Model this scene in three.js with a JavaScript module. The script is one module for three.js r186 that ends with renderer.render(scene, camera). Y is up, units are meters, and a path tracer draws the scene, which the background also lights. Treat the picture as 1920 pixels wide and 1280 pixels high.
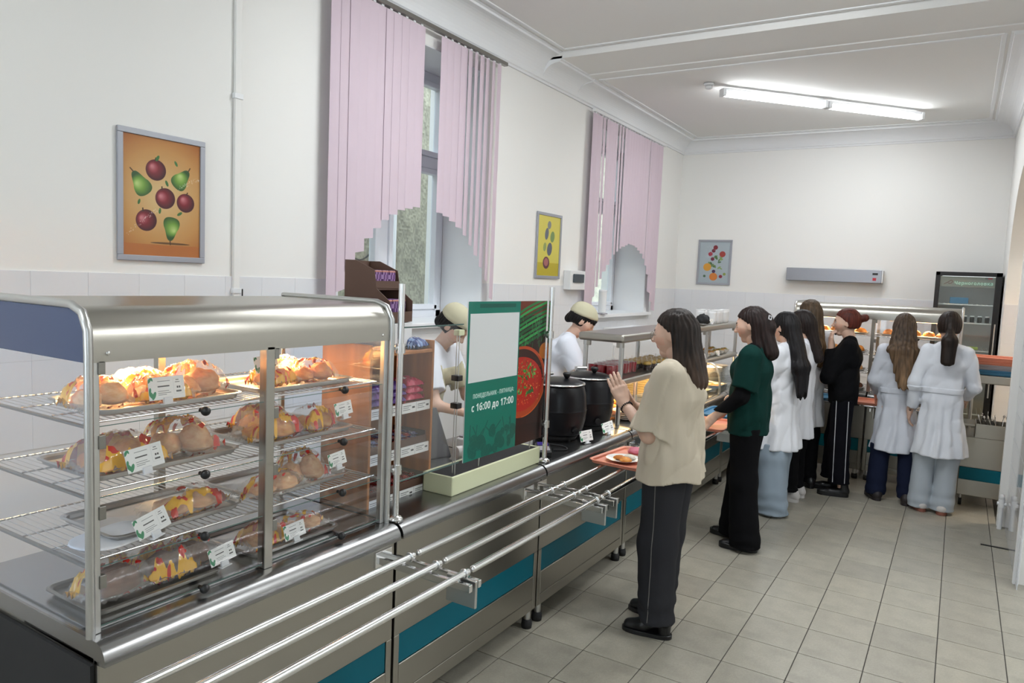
import * as THREE from 'three';
import { mergeGeometries, mergeVertices, toCreasedNormals } from 'three/addons/utils/BufferGeometryUtils.js';
import { RoundedBoxGeometry } from 'three/addons/geometries/RoundedBoxGeometry.js';
import { RectAreaLightUniformsLib } from 'three/addons/lights/RectAreaLightUniformsLib.js';
import { ImprovedNoise } from 'three/addons/math/ImprovedNoise.js';

// ---------------------------------------------------------------- camera, sky, exposure
const scene = new THREE.Scene();
const camera = new THREE.PerspectiveCamera(2 * Math.atan(640 / 1368) * 180 / Math.PI, 1.5, 0.05, 100);
camera.rotation.order = 'YXZ';
camera.position.set(0, 1.78, 0);
camera.rotation.set(-5.0 * Math.PI / 180, 31.4 * Math.PI / 180, 2.45 * Math.PI / 180);
scene.add(camera);
const renderer = new THREE.WebGLRenderer({ antialias: true });
renderer.toneMapping = THREE.LinearToneMapping;
renderer.toneMappingExposure = 2.1;
renderer.shadowMap.enabled = true;
renderer.shadowMap.type = THREE.PCFSoftShadowMap;
scene.background = new THREE.Color().setRGB(1.6, 1.75, 2.0);      // even overcast sky over the courtyard
RectAreaLightUniformsLib.init();
const CEILING_LAMP = 36, FAR_LAMP = 19;          // radiance of the strip lamps
const HALL_LAMP = 40;

// ---------------------------------------------------------------- helpers
const PI = Math.PI;
function rng(seed) { let s = (seed * 2654435761) >>> 0 || 1; return () => { s ^= s << 13; s >>>= 0; s ^= s >>> 17; s ^= s << 5; s >>>= 0; return s / 4294967296; }; }
const noise3 = (() => { const n = new ImprovedNoise(); return (x, y, z) => n.noise(x + 31.7, y + 11.3, z + 57.1); })();
const clamp = (v, a, b) => Math.min(b, Math.max(a, v));
const mix = (a, b, t) => a + (b - a) * t;
const V = (x, y, z) => new THREE.Vector3(x, y, z);
const taken = {};
function numbered(n) { if (!(n in taken)) { taken[n] = 0; return n; } taken[n]++; return n + '_' + String(taken[n]).padStart(3, '0'); }
function shadows(m) { m.castShadow = true; m.receiveShadow = true; return m; }
function clean(g) { g = g.index ? g.toNonIndexed() : g; for (const k of Object.keys(g.attributes)) if (!['position', 'normal', 'uv'].includes(k)) g.deleteAttribute(k); if (!g.attributes.normal) g.computeVertexNormals(); if (!g.attributes.uv) g.setAttribute('uv', new THREE.BufferAttribute(new Float32Array(g.attributes.position.count * 2), 2)); return g; }
function merge(gs) { gs = Array.isArray(gs) ? gs.flat(9) : [gs]; return gs.length === 1 ? gs[0] : mergeGeometries(gs.map(clean)); }
function part(name, gs, mat, parent, label) { const m = shadows(new THREE.Mesh(merge(gs), mat)); m.name = name; if (label) m.userData.label = label; parent.add(m); return m; }
function thing(name, label, category, [x, y, z] = [0, 0, 0], turn = 0, group) {
  const o = new THREE.Group(); o.name = numbered(name); o.position.set(x, y, z); o.rotation.y = turn; o.userData = { label, category };
  if (group) o.userData.group = group; scene.add(o); return o;
}
function single(name, gs, mat, label, category, group) { const m = shadows(new THREE.Mesh(merge(gs), mat)); m.name = numbered(name); m.userData = { label, category }; if (group) m.userData.group = group; scene.add(m); return m; }
function struct(name, gs, mat) { const m = shadows(new THREE.Mesh(merge(gs), mat)); m.name = name; m.userData.kind = 'structure'; scene.add(m); return m; }
function copyOf(root, pos, turn, label, group) { const r = root.clone(); r.name = numbered(root.name.replace(/_\d{3}$/, '')); r.userData = { ...root.userData, label: label || root.userData.label }; if (group) r.userData.group = group; if (pos) r.position.set(...pos); if (turn !== undefined) r.rotation.y = turn; scene.add(r); return r; }
// geometries: spans x0..x1 etc.
function bx(x0, x1, y0, y1, z0, z1) { const g = new THREE.BoxGeometry(Math.abs(x1 - x0), Math.abs(y1 - y0), Math.abs(z1 - z0)); g.translate((x0 + x1) / 2, (y0 + y1) / 2, (z0 + z1) / 2); return g; }
function rbx(x0, x1, y0, y1, z0, z1, r = 0.004, s = 2) { const a = Math.abs(x1 - x0), b = Math.abs(y1 - y0), c = Math.abs(z1 - z0); const g = new RoundedBoxGeometry(a, b, c, s, Math.min(r, a / 2.01, b / 2.01, c / 2.01)); g.translate((x0 + x1) / 2, (y0 + y1) / 2, (z0 + z1) / 2); return g; }
function rod(a, b, r, seg = 12, r2) { a = V(...a); b = V(...b); const d = b.clone().sub(a), g = new THREE.CylinderGeometry(r2 ?? r, r, d.length(), seg); g.applyQuaternion(new THREE.Quaternion().setFromUnitVectors(V(0, 1, 0), d.clone().normalize())); g.translate(...a.add(b).multiplyScalar(.5).toArray()); return g; }
function tube(pts, r, seg = 8, n = 24, closed = false) { return new THREE.TubeGeometry(new THREE.CatmullRomCurve3(pts.map(p => V(...p)), closed, 'centripetal'), n, r, seg, closed); }
function bent(pts, r, rad = .05, seg = 8) { // polyline with rounded corners
  const path = new THREE.CurvePath(); const P = pts.map(p => V(...p)); let prev = P[0];
  for (let i = 1; i < P.length - 1; i++) { const a = P[i].clone().add(P[i - 1].clone().sub(P[i]).setLength(rad)), b = P[i].clone().add(P[i + 1].clone().sub(P[i]).setLength(rad)); path.add(new THREE.LineCurve3(prev, a)); path.add(new THREE.QuadraticBezierCurve3(a, P[i], b)); prev = b; }
  path.add(new THREE.LineCurve3(prev, P[P.length - 1])); const all = []; for (const c of path.curves) { const n = c.isLineCurve3 ? 1 : 6; for (let i = 0; i <= n; i++) { const q = c.getPoint(i / n); if (!all.length || all[all.length - 1].distanceTo(q) > 1e-5) all.push(q); } }
  const gs = []; const path2 = new THREE.CurvePath(); for (let i = 0; i < all.length - 1; i++) path2.add(new THREE.LineCurve3(all[i], all[i + 1]));
  return new THREE.TubeGeometry(path2, all.length * 3, r, seg, false);
}
function lathe(pts, seg = 32) { return new THREE.LatheGeometry(pts.map(p => new THREE.Vector2(p[0], p[1])), seg); }
function extrude(pts, depth, bevel = 0) { const s = new THREE.Shape(pts.map(p => new THREE.Vector2(...p))); return new THREE.ExtrudeGeometry(s, { depth, bevelEnabled: bevel > 0, bevelThickness: bevel, bevelSize: bevel, bevelSegments: 2, curveSegments: 10 }); }
// a profile in (z, y) swept along x from x0 to x1
function sweepX(prof, x0, x1) { const g = extrude(prof.map(([z, y]) => [z, y]), x1 - x0); // shape in xy, depth z -> map (sx,sy,sz) to (z',y,x)
  const p = g.attributes.position; for (let i = 0; i < p.count; i++) { const a = p.getX(i), b = p.getY(i), c = p.getZ(i); p.setXYZ(i, x1 - c, b, a); } // keeps the winding: (x,y,z)->(x1-z,y,x) is a rotation
  g.computeVertexNormals(); return g; }
function tf(g, pos = [0, 0, 0], rot = [0, 0, 0], sc = 1) { g.scale(...(Array.isArray(sc) ? sc : [sc, sc, sc])); g.rotateX(rot[0]); g.rotateY(rot[1]); g.rotateZ(rot[2]); g.translate(...pos); return g; }
// uv in metres from position, by the main axis of each face
function boxUV(g, k = 1) { g = clean(g); const p = g.attributes.position, n = g.attributes.normal, u = g.attributes.uv; for (let i = 0; i < p.count; i++) { const ax = Math.abs(n.getX(i)), ay = Math.abs(n.getY(i)), az = Math.abs(n.getZ(i)); if (ax >= ay && ax >= az) u.setXY(i, p.getZ(i) * k, p.getY(i) * k); else if (ay >= az) u.setXY(i, p.getX(i) * k, p.getZ(i) * k); else u.setXY(i, p.getX(i) * k, p.getY(i) * k); } return g; }

// textures
function dataTex(w, h, fn, srgb) { const d = new Uint8Array(w * h * 4); for (let y = 0; y < h; y++) for (let x = 0; x < w; x++) { const c = fn(x / w, y / h, x, y), i = (y * w + x) * 4; d[i] = clamp(c[0] * 255, 0, 255); d[i + 1] = clamp(c[1] * 255, 0, 255); d[i + 2] = clamp(c[2] * 255, 0, 255); d[i + 3] = 255; } const t = new THREE.DataTexture(d, w, h); t.magFilter = THREE.LinearFilter; t.minFilter = THREE.LinearMipmapLinearFilter; t.generateMipmaps = true; t.wrapS = t.wrapT = THREE.RepeatWrapping; if (srgb) t.colorSpace = THREE.SRGBColorSpace; t.needsUpdate = true; return t; }
function canvasTex(w, h, draw, srgb = true) { const c = document.createElement('canvas'); c.width = w; c.height = h; draw(c.getContext('2d'), w, h); const t = new THREE.CanvasTexture(c); t.magFilter = THREE.LinearFilter; if (srgb) t.colorSpace = THREE.SRGBColorSpace; return t; }
const std = (o) => new THREE.MeshStandardMaterial(o), phy = (o) => new THREE.MeshPhysicalMaterial(o);
const lin = (r, g, b) => new THREE.Color().setRGB(r, g, b);
// periodic value noise for tiling textures
function tileNoise(seed, n) { const r = rng(seed), a = Array.from({ length: n * n }, r); return (u, v) => { u = (u % 1 + 1) % 1 * n; v = (v % 1 + 1) % 1 * n; const i = Math.floor(u), j = Math.floor(v), f = u - i, g = v - j, s = f * f * (3 - 2 * f), t = g * g * (3 - 2 * g), q = (x, y) => a[(y % n) * n + (x % n)]; return mix(mix(q(i, j), q(i + 1, j), s), mix(q(i, j + 1), q(i + 1, j + 1), s), t); }; }

// ---------------------------------------------------------------- shared materials
const M = {};
{
  const n1 = tileNoise(3, 64), n2 = tileNoise(4, 8), n3 = tileNoise(5, 24);
  M.steel = std({ color: lin(.41, .392, .352), metalness: 1, roughness: .3 });
  M.worktop = std({ color: lin(.31, .31, .31), metalness: 1, roughness: .26 });
  M.darkSteel = std({ color: lin(.3, .29, .27), metalness: 1, roughness: .35 });
  M.chrome = std({ color: lin(.78, .78, .78), metalness: 1, roughness: .14 });
  M.satin = std({ color: lin(.6, .6, .59), metalness: 1, roughness: .3 });
  M.alu = std({ color: lin(.36, .37, .41), metalness: .35, roughness: .45 });
  M.tray = std({ color: lin(.5, .49, .48), metalness: 1, roughness: .32 });
  M.teal = phy({ color: lin(.001, .12, .17), roughness: .4, specularIntensity: .4 });
  M.black = std({ color: lin(.008, .008, .009), roughness: .4 });
  M.blackGloss = phy({ color: lin(.006, .006, .008), roughness: .32, specularIntensity: .5, clearcoat: .05, clearcoatRoughness: .2 });
  M.rubber = std({ color: lin(.012, .012, .013), roughness: .75 });
  M.glass = phy({ color: lin(.95, .98, .97), transmission: 1, thickness: 0, roughness: 0, ior: 1.5, side: THREE.DoubleSide });
  M.acrylic = phy({ color: lin(1, 1, 1), transmission: 1, thickness: 0, roughness: .02, ior: 1.45, side: THREE.DoubleSide });
  M.blueGlass = phy({ color: lin(.92, .95, 1), transmission: 1, thickness: 0, roughness: .03, ior: 1.5, side: THREE.DoubleSide });
  M.glassEdge = std({ color: lin(.16, .26, .24), roughness: .15, metalness: 0 });
  M.plaster = std({ color: lin(.84, .832, .805), roughness: .85 });
  M.white = std({ color: lin(.8, .8, .8), roughness: .6 });
  M.whitePlastic = std({ color: lin(.78, .79, .8), roughness: .3 });
  M.pvc = std({ color: lin(.8, .83, .88), roughness: .3 });
  M.sillWhite = std({ color: lin(.82, .83, .84), roughness: .35 });
  M.ceiling = std({ color: lin(.8, .795, .775), roughness: .9 });
  M.cornice = std({ color: lin(.82, .83, .84), roughness: .8 });
  M.wallTile = [0, 1, 2, 3].map(k => std({ color: lin(.76 + .004 * k, .77 + .004 * k, .795 + .004 * k), roughness: .18 }));
  M.grout = std({ color: lin(.74, .75, .76), roughness: .9 });
  const floorSpeck = (seed) => { const a = tileNoise(seed, 48), b = tileNoise(seed + 1, 6), c = tileNoise(seed + 2, 110); return dataTex(256, 256, (u, v) => { const s = .93 + .05 * (a(u, v) - .5) + .08 * (b(u, v) - .5) + .05 * (c(u, v) - .5); return [s, s * .995, s * .975]; }, true); };
  const sp = floorSpeck(21);
  M.floorTile = [0, 1, 2, 3, 4].map(k => std({ color: lin(.395 + .014 * ((k * 3) % 5 - 2), .373 + .013 * ((k * 3) % 5 - 2), .32 + .01 * ((k * 3) % 5 - 2)), map: sp, roughness: .3 }));
  M.floorGrout = std({ color: lin(.06, .055, .05), roughness: .95 });
  const wood = dataTex(256, 512, (u, v) => { const w = n2(u * .5, v * .1) * 6 + u * 14; const s = .5 + .5 * Math.sin(w * 2.1 + n3(u, v * .15) * 4); const t = .85 + .12 * s + .08 * (n1(u, v * .08) - .5); return [.8 * t, .52 * t, .29 * t]; }, true);
  M.wood = std({ map: wood, roughness: .5 });
  M.cardboard = std({ color: lin(.115, .06, .04), roughness: .7 });
  M.creamPlastic = std({ color: lin(.72, .75, .5), roughness: .5 });
  M.orange = std({ color: lin(.68, .25, .16), roughness: .4 });
  M.blueTray = std({ color: lin(.05, .2, .36), roughness: .4 });
  M.greyTray = std({ color: lin(.35, .33, .36), roughness: .45 });
  M.porcelain = phy({ color: lin(.82, .81, .78), roughness: .15, clearcoat: .5 });
  M.pink = phy({ color: lin(.74, .615, .69), roughness: .85, transmission: .22, thickness: 0, side: THREE.DoubleSide });
  const st = tileNoise(61, 90), st2 = tileNoise(62, 20), st3 = tileNoise(63, 5);
  M.stucco = std({ map: dataTex(512, 512, (u, v) => { const s = .63 + .16 * (st(u, v) - .5) + .1 * (st2(u, v) - .5) + .08 * (st3(u, v) - .5); return [s * .97, s * .95, s * .83]; }, true), bumpMap: dataTex(512, 512, (u, v) => { const s = .6 * st(u, v) + .4 * st2(u, v); return [s, s, s]; }), bumpScale: .012, roughness: .95 });
  M.warmGlow = std({ color: 0x000000, emissive: lin(1, .62, .26), emissiveIntensity: 5 });
  M.warmLamp = std({ color: 0x000000, emissive: lin(1, .84, .66), emissiveIntensity: 4 });
  M.stripGlow = std({ color: 0x000000, emissive: lin(.93, .97, 1), emissiveIntensity: 7 });
}
// ---------------------------------------------------------------- room shell
const XL = -3.5, ZB = -10.15, XR = 0.38, CEIL = 3.85, CEIL2 = 3.78, BEAM = 3.79, COR = 3.6;
const TX = 0.2918, TZ = 0.3049, GX = 0.0394, GZ = -3.716;
{
  const floor = struct('floor', bx(-4.0, 4.2, -0.12, -0.0035, ZB - .3, 2.8), M.floorGrout);
  const g0 = boxUV(rbx(-TX / 2 + .0022, TX / 2 - .0022, -.012, 0, -TZ / 2 + .0022, TZ / 2 - .0022, .0015, 1), 1 / TX);
  const r = rng(5); const rest = [];
  for (let i = -13; i <= 14; i++) for (let j = -21; j <= 20; j++) {
    const x = GX + (i + .5) * TX, z = GZ + (j + .5) * TZ;
    if (x < XL - .1 || x > 4.1 || z < ZB - .1 || z > 2.7) continue;
    const k = Math.floor(r() * 5), shade = M.floorTile[k];
    if (i >= -8 && i <= 2 && j >= -15 && j <= 5) { const m = shadows(new THREE.Mesh(g0, shade)); m.name = 'tile'; m.position.set(x, 0, z); m.rotation.y = PI * (r() > .5); floor.add(m); }
    else rest.push(bx(x - TX / 2 + .0022, x + TX / 2 - .0022, -.012, 0, z - TZ / 2 + .0022, z + TZ / 2 - .0022));
  }
  const m = part('tile_field', rest, M.floorTile[2], floor); m.userData.kind = 'stuff';
}
// windows: openings in the left wall
const WIN = [{ z0: -5.2, z1: -3.5, y0: 1.4, y1: 3.46 }, { z0: -8.98, z1: -7.3, y0: 1.4, y1: 3.46 }];
{
  const s = new THREE.Shape([[2.7, -.1], [2.7, 3.95], [ZB - .2, 3.95], [ZB - .2, -.1]].map(p => new THREE.Vector2(-p[0], p[1])));
  for (const w of WIN) s.holes.push(new THREE.Path([[-w.z1, w.y0], [-w.z0, w.y0], [-w.z0, w.y1], [-w.z1, w.y1]].map(p => new THREE.Vector2(...p))));
  const g = new THREE.ExtrudeGeometry(s, { depth: .62, bevelEnabled: false }); g.rotateY(PI / 2); g.translate(XL - .62, 0, 0); // shape x=-z -> world z
  const wall = struct('wall_left', g, M.plaster);
  const tg = rbx(-.003, .003, -.0996, .0996, -.1246, .1246, .0006, 1), r = rng(8);
  part('tile_bed', [bx(XL, XL + .002, 0, 1.39, ZB, 2.5), bx(XL, XL + .002, 1.39, 1.72, -3.5, 2.5), bx(XL, XL + .002, 1.39, 1.72, -7.3, -5.2), bx(XL, XL + .002, 1.39, 1.72, ZB, -8.98)], M.grout, wall);
  for (let row = 0; row < 4; row++) for (let c = 0; c < 36; c++) {
    const y = 1.62 - row * .2, z = -1.26 - c * .25; if (z < ZB + .12) continue;
    if (row < 2 && WIN.some(w => z - .12 < w.z1 && z + .12 > w.z0)) continue;
    const m = shadows(new THREE.Mesh(tg, M.wallTile[Math.floor(r() * 4)])); m.name = 'tile'; m.position.set(XL + .004, y, z); wall.add(m);
  }
}
{
  const wall = struct('wall_back', bx(-4.1, 1.8, -.1, 3.95, ZB - .25, ZB), M.plaster);
  part('tile_bed', bx(XL, XR, 0, 1.72, ZB, ZB + .002), M.grout, wall);
  const tg = rbx(-.1246, .1246, -.0996, .0996, -.003, .003, .0006, 1), r = rng(9);
  for (let row = 0; row < 5; row++) for (let c = 0; c < 15; c++) { const m = shadows(new THREE.Mesh(tg, M.wallTile[Math.floor(r() * 4)])); m.name = 'tile'; m.position.set(XL + .125 + c * .25, 1.62 - row * .2, ZB + .004); wall.add(m); }
}
{ // right wall with its arched opening; pier nearer the camera
  const s = new THREE.Shape([[6.8, -.1], [10.2, -.1], [10.2, 3.95], [6.8, 3.95]].map(p => new THREE.Vector2(...p)));
  const h = new THREE.Path(); h.moveTo(6.87, 0); h.lineTo(6.87, 2.12); h.absellipse(7.94, 2.12, 1.07, .86, PI, 0, true); h.lineTo(9.01, 0); h.lineTo(6.87, 0); s.holes.push(h);
  const g = new THREE.ExtrudeGeometry(s, { depth: .55, bevelEnabled: false, curveSegments: 40 }); g.rotateY(PI / 2); g.translate(XR, 0, 0);
  const wall = struct('wall_right', g, M.plaster);
  const tg = rbx(-.1246, .1246, -.0996, .0996, -.003, .003, .0006, 1);
  for (let row = 0; row < 8; row++) for (let c = 0; c < 2; c++) { const m = shadows(new THREE.Mesh(tg, M.wallTile[(row + c) % 4])); m.name = 'tile'; m.position.set(XR + .126 + c * .25, 1.62 - row * .2, -9.01 + .004); wall.add(m); }
  part('tile_bed', bx(XR + .001, XR + .5, 0, 1.72, -9.01, -9.008), M.grout, wall);
  const pier = struct('wall_pier', bx(.44, .98, -.1, 3.95, -6.86, -5.48), M.plaster);
  const glossy = std({ color: lin(.62, .63, .66), roughness: .06 }), pg = rbx(-.003, .003, -.0985, .0985, -.1235, .1235, .001, 1);
  for (let row = 0; row < 9; row++) for (let c = 0; c < 6; c++) { const z = -6.73 + c * .25, y = 1.62 - row * .2; if (z > -5.48) continue; const m = shadows(new THREE.Mesh(pg, glossy)); m.name = 'tile'; m.position.set(.436, y, z); if (y < .05) { m.scale.y = .62; m.position.y = .062; } pier.add(m); }
  part('corner_trim', rbx(.418, .45, 0, 1.74, -5.49, -5.455, .004), M.whitePlastic, pier);
  struct('wall_hall', [bx(.6, 4.2, -.1, 3.95, -5.62, -5.5)], M.plaster);
  struct('wall_hall_side', [bx(4.1, 4.3, -.1, 3.95, -5.6, 2.8)], M.plaster);
  const FW = [[-3.2, -1.3], [1.6, 3.4]], fs = new THREE.Shape([[-4.1, -.1], [4.3, -.1], [4.3, 3.95], [-4.1, 3.95]].map(p => new THREE.Vector2(...p)));
  for (const [a, b] of FW) fs.holes.push(new THREE.Path([[a, .9], [b, .9], [b, 3.2], [a, 3.2]].map(p => new THREE.Vector2(...p))));
  const fg = new THREE.ExtrudeGeometry(fs, { depth: .3, bevelEnabled: false }); fg.translate(0, 0, 2.6); struct('wall_front', fg, M.plaster);
  FW.forEach(([a, b], k) => { const w = struct('window_' + (k + 3), [bx(a, a + .07, .9, 3.2, 2.72, 2.79), bx(b - .07, b, .9, 3.2, 2.72, 2.79), bx(a, b, .9, .97, 2.72, 2.79), bx(a, b, 3.13, 3.2, 2.72, 2.79), bx((a + b) / 2 - .04, (a + b) / 2 + .04, .97, 3.13, 2.72, 2.79)], M.pvc); for (const [c, d] of [[a + .07, (a + b) / 2 - .04], [(a + b) / 2 + .04, b - .07]]) part('pane', bx(c, d, .97, 3.13, 2.75, 2.756), M.glass, w); });
  struct('wall_niche', [bx(1.7, 1.85, -.1, 3.95, ZB - .2, -5.5)], M.plaster);
}
{ // ceiling with a shallow beam between the two bays, strip mouldings and coved cornice
  const c = struct('ceiling', [bx(-4.1, 4.3, CEIL, 4.1, -6.1, 2.8), bx(-4.1, 1.85, CEIL2, 4.1, ZB - .2, -6.6)], M.ceiling);
  part('beam', [bx(XL, 1.85, BEAM, 3.95, -6.74, -6.03)], M.ceiling, c);
  const mould = (x0, x1, z0, z1, y) => rbx(x0, x1, y - .009, y + .01, z0, z1, .005, 2);
  part('strip_moulding', [mould(-3.25, -3.215, -5.98, 2, CEIL), mould(-3.25, .2, -5.995, -5.96, CEIL)], M.cornice, c);
  part('strip_moulding', [mould(-3.25, -3.215, ZB + .26, -6.78, CEIL2), mould(-3.25, .12, -6.8, -6.765, CEIL2), mould(-3.25, .12, ZB + .25, ZB + .285, CEIL2), mould(.1, .135, ZB + .26, -6.78, CEIL2)], M.cornice, c);
  const prof = (h) => { const p = [[0, 0], [.018, 0], [.02, .018], [.032, .026]]; for (let i = 0; i <= 10; i++) { const a = i / 10 * PI / 2; p.push([.032 + .148 * (1 - Math.cos(a)), .03 + (h - .06) * Math.sin(a)]); } p.push([.2, h - .028], [.203, h - .012], [.222, h - .01], [.225, h + .02], [0, h + .02]); return p; };
  // each run: profile (out, up) swept along its wall
  const run = (h, len) => { const g = extrude(prof(h), len); return g; };
  const L1 = run(CEIL - COR, 2.5 + 6.03); L1.translate(XL, COR, -6.03); struct('trim_1', L1, M.cornice);
  const Lb = run(BEAM - COR, .71); Lb.translate(XL, COR, -6.74); struct('trim_2', Lb, M.cornice);
  const L2 = run(CEIL2 - COR, -6.74 - ZB); L2.translate(XL, COR, ZB); struct('trim_3', L2, M.cornice);
  const B = run(CEIL2 - COR, XR - XL); B.rotateY(-PI / 2); B.translate(XR, COR, ZB); // out -> +z
  struct('trim_4', B, M.cornice);
  const R = run(CEIL2 - COR, -6.74 - ZB); R.rotateY(PI); R.translate(XR, COR, -6.74); struct('trim_5', R, M.cornice);
}
{ // neighbouring house across the yard, seen through the windows
  const o = struct('neighbour_wall', boxUV(bx(-6.2, -5.6, -1, 4.2, -14, 4), .5), M.stucco);
  part('ledge', [rbx(-5.62, -5.5, 2.25, 2.36, -5.6, -4.3, .01), rbx(-5.62, -5.5, 2.25, 2.36, -9.6, -8.2, .01)], M.stucco, o);
  part('downpipe', rod([-5.52, -1, -6.35], [-5.52, 4.1, -6.35], .05, 10), M.whitePlastic, o);
  struct('ground_yard', bx(-5.7, -4.05, -1.2, -1, -14, 4), M.floorGrout);
  part('hanging_cable', tube([[-5.58, 3.0, -5.0], [-5.58, 2.35, -5.35], [-5.58, 1.9, -5.9], [-5.58, 2.2, -6.3]], .009, 6, 30), M.rubber, o);
}
// windows
WIN.forEach((w, k) => {
  const root = new THREE.Group(); root.name = 'window_' + (k + 1); root.userData.kind = 'structure'; scene.add(root);
  const xf = -3.97, t = .07, { z0, z1, y0, y1 } = w, b = .075, zm = k ? (z0 + z1) / 2 : -4.42, zt = 2.72;
  const bar = (za, zb, ya, yb) => rbx(xf - t / 2, xf + t / 2, ya, yb, za, zb, .008, 2);
  part('window_frame', [bar(z0, z0 + b, y0, y1), bar(z1 - b, z1, y0, y1), bar(z0, z1, y0, y0 + b), bar(z0, z1, y1 - b, y1)], M.pvc, root);
  part('mullion', bar(zm - b * .8, zm + b * .8, y0 + b, y1 - b), M.pvc, root);
  part('transom', [bar(z0 + b, zm - b * .8, zt - .05, zt + .05), bar(zm + b * .8, z1 - b, zt - .05, zt + .05)], M.pvc, root);
  for (const [a, c2] of [[z0 + b, zm - b * .8], [zm + b * .8, z1 - b]]) for (const [ya, yb] of [[y0 + b, zt - .05], [zt + .05, y1 - b]]) {
    part('sash', [bar(a, a + .045, ya, yb), bar(c2 - .045, c2, ya, yb), bar(a, c2, ya, ya + .045), bar(a, c2, yb - .045, yb)].map(g => g.translate(.018, 0, 0)), M.pvc, root);
    part('pane', bx(xf - .003, xf + .003, ya + .03, yb - .03, a + .03, c2 - .03), M.glass, root);
  }
  part('window_sill', rbx(-3.94, XL + .07, y0 - .03, y0 + .012, z0 - .1, z1 + .1, .008), M.sillWhite, root);
  const rv = M.sillWhite; part('reveal_lining', [bx(-3.93, XL - .002, y0 + .01, y1, z0, z0 + .008), bx(-3.93, XL - .002, y0 + .01, y1, z1 - .008, z1), bx(-3.93, XL - .002, y1 - .008, y1, z0, z1)], rv, root);
});
// vertical blinds
function interp(pts, x) { if (x <= pts[0][0]) return pts[0][1]; for (let i = 1; i < pts.length; i++) if (x <= pts[i][0]) return mix(pts[i - 1][1], pts[i][1], (x - pts[i - 1][0]) / (pts[i][0] - pts[i - 1][0])); return pts[pts.length - 1][1]; }
function blind(label, zs, contour, track, railMat) { // zs: [-z, angle]
  const o = thing('vertical_blind', label, 'blind', [XL + .08, 0, zs[0][0] * -1], 0, 'vertical blinds at the windows'); const oz = zs[0][0];
  part('head_rail', rbx(-.02, .02, 3.545, 3.575, -(track[1] - oz), -(track[0] - oz), .004), railMat, o);
  const r = rng(zs.length);
  for (const [nz, ang] of zs) {
    const yb = interp(contour, nz), h = 3.535 - yb, W = .089, g = new THREE.BoxGeometry(.0012, h, W, 1, 1, 6), p = g.attributes.position;
    for (let i = 0; i < p.count; i++) { const u = p.getZ(i) / W * 2; p.setX(i, p.getX(i) - .004 * u * u); }
    // slanted foot following the arch
    for (let i = 0; i < p.count; i++) if (p.getY(i) < 0) p.setY(i, p.getY(i) + ((interp(contour, nz - p.getZ(i) * .12) - yb)));
    g.computeVertexNormals(); g.rotateY(ang); const m = part('slat', g, M.pink, o); m.position.set((r() - .5) * .008, yb + h / 2, -(nz - oz));
    const hk = part('slat_hook', rbx(-.004, .004, 0, .012, -.012, .012, .002), M.whitePlastic, m); hk.position.set(0, h / 2 - .002, 0);
  }
}
{
  const z1 = []; for (let i = 0; i < 11; i++) z1.push([3.365 + i * .083, .0 + (i === 1 || i === 6 ? .12 : i === 8 ? .07 : 0)]);
  for (let i = 0; i < 10; i++) z1.push([4.475 + i * .083, i < 4 ? .02 : .24 + (i % 3) * .05]);
  blind('wide pink vertical blind with an arched lower edge over the nearer window', z1, [[3.33, 1.5], [3.42, 1.6], [3.5, 1.74], [3.58, 1.86], [3.66, 1.97], [3.74, 2.04], [3.83, 2.12], [3.92, 2.17], [4.02, 2.22], [4.2, 2.26], [4.45, 2.25], [4.58, 2.22], [4.7, 2.17], [4.83, 2.08], [5, 1.92], [5.13, 1.76], [5.27, 1.5]], [3.3, 5.32], M.darkSteel);
  const z2 = []; for (let i = 0; i < 25; i++) z2.push([7.1 + i * .083, i < 2 ? -.2 : i < 5 ? .14 : i < 7 ? -.1 : i < 11 ? .17 : i < 19 ? -.15 : i < 21 ? .08 : -.2]);
  blind('pink vertical blind with partly open slats over the farther window', z2, [[7.08, 1.4], [7.22, 1.55], [7.35, 1.72], [7.48, 1.86], [7.6, 1.97], [7.74, 2.08], [7.95, 2.18], [8.19, 2.24], [8.4, 2.22], [8.63, 2.13], [8.78, 1.98], [8.85, 1.88], [8.93, 1.65], [9.1, 1.42]], [7.05, 9.2], M.whitePlastic);
}
// ---------------------------------------------------------------- ceiling lamps
function stripLamp(label, [ax, az], [bx_, bz], y, power) {
  const L = Math.hypot(bx_ - ax, bz - az), o = thing('ceiling_lamp', label, 'lamp', [(ax + bx_) / 2, y, (az + bz) / 2], Math.atan2(-(bz - az), bx_ - ax), 'strip lamps under the ceiling');
  part('housing', rbx(-L / 2, L / 2, -.035, 0, -.035, .035, .006), M.whitePlastic, o);
  part('diffuser_tube', rbx(-L / 2 + .02, L / 2 - .02, -.075, -.03, -.042, .042, .02, 3), M.stripGlow, o);
  part('end_cap', [rbx(-L / 2 - .006, -L / 2 + .03, -.08, -.002, -.046, .046, .008), rbx(L / 2 - .03, L / 2 + .006, -.08, -.002, -.046, .046, .008)], M.whitePlastic, o);
  const l = new THREE.RectAreaLight(new THREE.Color().setRGB(.93, .97, 1), power, L - .08, .1); l.position.set(0, -.085, 0); l.rotation.x = -PI / 2; o.add(l);
  // light that leaves the sides of the tube and brushes the ceiling
  for (const s of [-1, 1]) { const k = new THREE.RectAreaLight(new THREE.Color().setRGB(.93, .97, 1), power * .45, L - .08, .04); k.position.set(0, -.055, s * .05); k.rotation.y = s > 0 ? PI : 0; o.add(k); }
  return o;
}
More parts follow.
